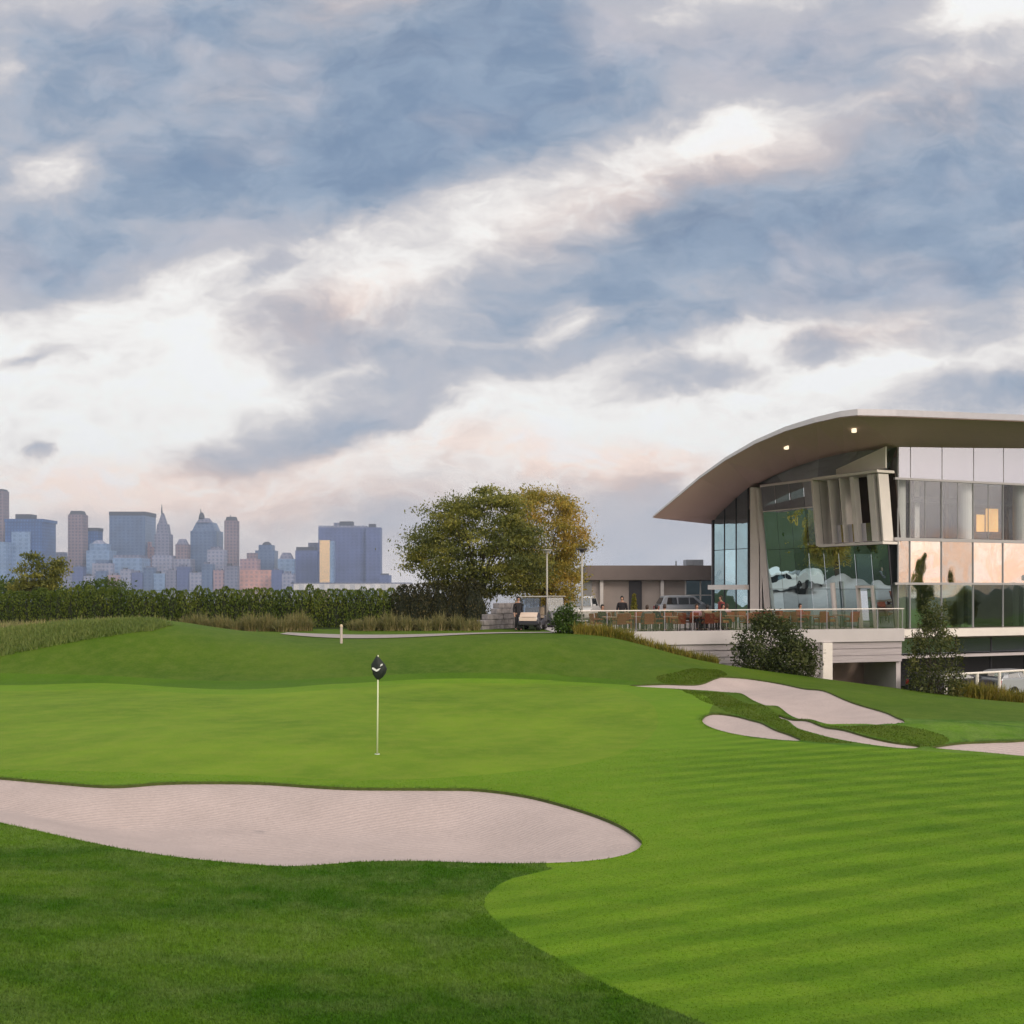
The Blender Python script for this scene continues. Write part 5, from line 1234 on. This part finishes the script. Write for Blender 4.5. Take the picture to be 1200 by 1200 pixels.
# ---------------------------------------------------------------- people
M_SKIN = mat('skin', (.42, .24, .17), .55)
def skinned(name, verts, edges, rad, m, parent, sub=1):
    me = bpy.data.meshes.new(name); me.from_pydata(verts, edges, []); o = link(name, me, m, parent)
    o.modifiers.new('skin', 'SKIN')
    for i, r in enumerate(rad):
        s = me.skin_vertices[0].data[i]; s.radius = (r, r) if not hasattr(r, '__len__') else r; s.use_root = i == 0
    o.modifiers.new('smooth', 'SUBSURF').levels = sub; o.modifiers['smooth'].render_levels = sub
    return o
def person(label, loc, rz, seated, top, legs, hair, long_hair=False, lean=0., arm=0):
    root = empty('person', loc, label, 'person', None, rz)     # faces +x
    hp = .50 if seated else .93
    J = {'pel': (0, 0, hp), 'waist': (lean * .15, 0, hp + .2), 'chest': (lean * .4, 0, hp + .43), 'neck': (lean * .5 + .01, 0, hp + .56), 'chin': (lean * .5 + .025, 0, hp + .64), 'head': (lean * .5 + .03, 0, hp + .74), 'crown': (lean * .5 + .02, 0, hp + .80)}
    V = []; E = []; Rr = []
    def add(p, r, frm=None):
        V.append(p); Rr.append(r)
        if frm is not None: E.append((frm, len(V) - 1))
        return len(V) - 1
    pel = add(J['pel'], .14); wa = add(J['waist'], (.115, .145), pel); ch = add(J['chest'], (.12, .165), wa); nk = add(J['neck'], .055, ch); cn = add(J['chin'], (.068, .062), nk); hd = add(J['head'], (.096, .078), cn); add(J['crown'], (.07, .06), hd)
    nose = add((J['head'][0] + .115, 0, J['head'][2] - .035), .014, hd)
    LV, LR, LE = [J['pel'], (J['waist'][0], 0, hp + .10)], [.19, (.15, .175)], [(0, 1)]
    AV, AR, AE = [J['waist'], J['chest'], (J['neck'][0], 0, J['neck'][2] - .03), (0, 0, hp - .03)], [(.15, .185), (.155, .20), .085, (.18, .20)], [(0, 1), (1, 2), (0, 3)]
    for s in (-1, 1):
        if seated: hip, kn, an, toe = (.03, s * .09, hp), (.44, s * .12, hp + .03), (.42, s * .12, .09), (.58, s * .13, .04)
        else: hip, kn, an, toe = (0, s * .09, hp - .05), (.03 + .03 * s, s * .10, .50), (-.02 + .06 * s, s * .10, .09), (.14 + .06 * s, s * .12, .035)
        a = add(hip, .092, pel); b = add(kn, .062, a); c = add(an, .042, b); add(toe, .038, c)
        k = len(LV); LV += [hip, kn, an]; LR += [.115, .085, .068]; LE += [(0, k), (k, k + 1), (k + 1, k + 2)]
        sh = (J['chest'][0], s * .19, J['chest'][2] + .05)
        if seated or arm == s: el, wr, ha = (sh[0] + .10, s * .25, sh[2] - .26), (sh[0] + .34, s * .16, sh[2] - .25), (sh[0] + .43, s * .13, sh[2] - .23)
        else: el, wr, ha = (sh[0] - .02, s * .25, sh[2] - .29), (sh[0] + .05, s * .26, sh[2] - .53), (sh[0] + .08, s * .25, sh[2] - .62)
        a = add(sh, .058, ch); b = add(el, .042, a); c = add(wr, .030, b); h_ = add(ha, .032, c)
        dv = Vector(ha) - Vector(wr); dv.normalize()
        for q in range(4): add(tuple(Vector(ha) + dv * (.075 - .008 * abs(q - 1.4)) + Vector((0, (q - 1.5) * .018, -.01))), .009, h_)
        add(tuple(Vector(ha) + dv * .03 + Vector((.0, -s * .045, .015))), .010, h_)
        k = len(AV); AV += [sh, el, tuple(Vector(el).lerp(Vector(wr), .8))]; AR += [.080, .060, .048]; AE += [(1, k), (k, k + 1), (k + 1, k + 2)]
    skinned('body', V, E, Rr, M_SKIN, root)
    skinned('trousers', LV, LE, LR, legs, root); skinned('top', AV, AE, AR, top, root)
    hx, _, hz_ = J['head']
    mb = MB(); pr = [(.02, .135), (.07, .115), (.098, .065), (.106, .0), (.10, -.06 if not long_hair else -.10), (.085, -.10 if not long_hair else -.24)]
    V2 = []; K = 14
    for r, z in pr:
        for j in range(K):
            a = 2 * math.pi * j / K; fr = math.cos(a) > .35 and z < .05
            rr = r * (.62 if fr else 1.0); V2.append((hx - .012 + rr * math.cos(a) * 1.06, rr * .86 * math.sin(a), hz_ + max(z, .045) if fr else hz_ + z))
    mb.add(V2, [(i * K + j, i * K + (j + 1) % K, (i + 1) * K + (j + 1) % K, (i + 1) * K + j) for i in range(len(pr) - 1) for j in range(K)] + [tuple(range(K))[::-1]])
    mb.build('hair', hair, root, smooth=True)
    for s in (-1, 1):
        skinned('shoe', [(LV[-1][0] * 0 + (.42 if seated else -.02 + .06 * s) - .05, s * .115, .05), ((.42 if seated else -.02 + .06 * s) + .08, s * .12, .045), ((.42 if seated else -.02 + .06 * s) + .19, s * .125, .035)], [(0, 1), (1, 2)], [.048, .046, .034], M_TRIM, root)
    return root
def cloth(n, c): return mat(n, c, .85, noise=.15, nscale=8)
CBK, CNV, CGR, CWH, CRD, CPK, CTN = cloth('cloth_black', (.014, .013, .018)), cloth('cloth_navy', (.02, .022, .05)), cloth('cloth_grey', (.12, .12, .135)), cloth('cloth_white', (.62, .60, .60)), cloth('cloth_red', (.25, .05, .05)), cloth('cloth_pink', (.46, .30, .36)), cloth('cloth_tan', (.34, .26, .18))
HB, HD, HL = mat('hair_brown', (.05, .03, .02), .6), mat('hair_black', (.012, .011, .012), .55), mat('hair_blond', (.30, .21, .10), .6)
person('person in black clothes standing beside the golf cart', (X3(607, 56.2), 56.2, hz(X3(607, 56.2), 56.2)), R(-60), False, CBK, CBK, HD)
def onT(px, o): s = ts(px, o); return TP(s, DZ, o)
TR = math.atan2(TDv.y, TDv.x)
# ---------------------------------------------------------------- terrace furniture
M_RUST = mat('rust_wicker', (.30, .075, .04), .75, noise=.35, nscale=14); M_CUSH = mat('cushion_ochre', (.36, .20, .06), .8, noise=.2, nscale=6); M_TTOP = mat('table_top', (.30, .20, .13), .5, noise=.2, nscale=5)
def make_chair(cush):
    r = empty('terrace_chair', (0, 0, 0), 'chair', 'chair')
    MB().box(-.25, .25, -.26, .26, .38, .45).build('seat', M_RUST, r, bevel=.02)
    MB().slab([(-.25, -.26, .45), (-.25, .26, .45), (-.33, .25, .92), (-.33, -.25, .92)], (.05, 0, 0)).build('backrest', M_RUST, r, bevel=.015)
    for s in (-1, 1):
        MB().box(-.27, .24, s * .27 - .025, s * .27 + .025, .62, .66).build('armrest', M_RUST, r, bevel=.01)
        for x in (-.22, .21): MB().tube([(x, s * .245, 0), (x, s * .265, .62)], .024, 6).build('leg', M_TRIM, r)
    if cush: MB().box(-.22, .22, -.23, .23, .45, .51).build('cushion', M_CUSH, r, bevel=.025)
    return r
def make_table():
    r = empty('terrace_table', (0, 0, 0), 'table', 'table')
    MB().lathe([(.10, .70), (.46, .71), (.47, .735), (.46, .75), (.02, .75)], k=24).build('table_top', M_TTOP, r)
    MB().lathe([(.045, .03), (.04, .71)], k=10).build('leg', M_TRIM, r); MB().lathe([(.26, 0), (.26, .02), (.05, .05)], k=18).build('base', M_TRIM, r)
    return r
tabs = [(716, -1.35), (752, -1.6), (784, -1.4), (822, -1.5), (862, -1.7), (905, -1.6), (950, -1.5), (985, -1.8), (734, -3.4), (768, -3.3), (803, -3.2), (842, -3.6), (884, -3.5), (928, -3.6)]
t0 = make_table(); c0 = make_chair(False); c1 = make_chair(True); used = {id(c0): 0, id(c1): 0}
CG, TGp = 'rust coloured chairs on the terrace', 'round tables on the terrace'
seatpos = []
for i, (px, o) in enumerate(tabs):
    t = t0 if i == 0 else copy_tree(t0)
    p = onT(px, o); t.location = p; t['label'] = 'round brown table among the chairs behind the terrace railing'; t['group'] = TGp
    for j, a in enumerate((.3, 1.75, 3.3, 4.8)):
        if (i * 4 + j) % 9 == 5: continue
        src = c1 if (i + j) % 3 == 0 else c0
        c = src if not used[id(src)] else copy_tree(src); used[id(src)] += 1
        an = a + TR + rng.normal() * .15
        q = p + Vector((math.cos(an), math.sin(an), 0)) * .80
        c.location = q; c.rotation_euler = (0, 0, an + math.pi)
        c['label'] = 'rust wicker chair with an ochre cushion drawn up to a terrace table' if src is c1 else 'bare rust wicker chair drawn up to a terrace table'
        c['group'] = CG if src is c0 else 'cushioned ' + CG
        seatpos.append((i, j, q, an + math.pi))
ppl = [((0, 1), 'person in black seated at the terrace table nearest the small green bush', CBK, CBK, HD), ((1, 3), 'person in a grey top seated just right of the dark annex door', CGR, CNV, HB),
       ((1, 1), 'person in white seated at the table in front of the annex door', CWH, CNV, HL), ((2, 2), 'person in navy seated at the terrace before the bare annex wall', CNV, CBK, HD),
       ((3, 1), 'person in pink seated in front of the silver car', CPK, CGR, HB), ((3, 3), 'person in a tan top seated at the same table as the one in pink', CTN, CNV, HD)]
ppl += [((4, 1), 'person in black seated in front of the glass stair tower', CBK, CBK, HD), ((5, 3), 'person in a white top seated before the leaning glass wall', CWH, CGR, HB), ((6, 1), 'person in red seated near the door of the leaning glass wall', CRD, CBK, HD), ((8, 1), 'person in dark grey seated left of the potted conifer', CGR, CBK, HD), ((9, 3), 'person in black seated right of the potted conifer', CBK, CNV, HB), ((10, 1), 'person in white seated in front of the windscreen of the silver car', CWH, CNV, HL), ((11, 3), 'person in pink seated beside the one standing in red', CPK, CNV, HB)]
for (i, j), lab, a, b, h in ppl:
    sp_ = [s for s in seatpos if s[0] == i and s[1] == j]
    if sp_: person(lab, sp_[0][2], sp_[0][3], True, a, b, h)
person('person in a red top standing on the terrace by the glass stair tower', onT(845, -4), R(200), False, CRD, CBK, HB)
person('person in dark clothes standing on the terrace left of the annex door', onT(729, -2.6), R(-100), False, CBK, CGR, HD)
person('person in navy standing inside behind the right ground floor glass', RP(rs(1098, -.9), DZ + .02, -.9), R(-80), False, CNV, CBK, HD)
person('person in red standing in the shade under the right facade', RP(rs(1193, -.3), hz(*RP(rs(1193, .6), 0, .6)[:2]) , .6), R(-80), False, CRD, CNV, HB)
# slim clipped evergreen in a pot by the annex door
p = onT(743, -5.0)
tp = empty('potted_conifer', p, 'slim golden green column plant in a pot before the annex door', 'potted plant')
MB().lathe([(.20, 0), (.27, .42), (.29, .45), (.24, .45), (.22, .38)], k=18).build('pot', mat('terracotta', (.34, .15, .08), .8), tp)
t = rng.random(1500); an = rng.random(1500) * 6.283; r_ = .30 * (1 - .75 * t) * np.sqrt(rng.random(1500))
V, Fc, var = leaves(np.stack([r_ * np.cos(an), r_ * np.sin(an), .42 + 1.45 * t], 1), .05)
rawmesh('foliage', V, Fc, LM_YEL, tp, var)
# white rail fence by the lower drive
rf = empty('rail_fence', (X3(1150, 55), 55, -2.2), 'white pipe rail fence along the lower drive below the right facade', 'fence')
def rfp(mb, nm): o = mb.build(nm, M_WHITE, None); o.parent = rf; o.matrix_parent_inverse = Matrix.Translation(-Vector(rf.location))
qs = [at(px, 0, d) for px, d in ((1108, 53.6), (1145, 54.6), (1171, 55.4), (1200, 56.4), (1232, 57.4), (1270, 58.6))]
zt = Z3(788, 55)
rfp(MB().tube([(q.x, q.y, zt) for q in qs], .06, 8), 'rail')
for q in qs: rfp(MB().tube([(q.x, q.y, hz(q.x, q.y) - .1), (q.x, q.y, zt)], .09, 8), 'post')
bpy.context.view_layer.update()
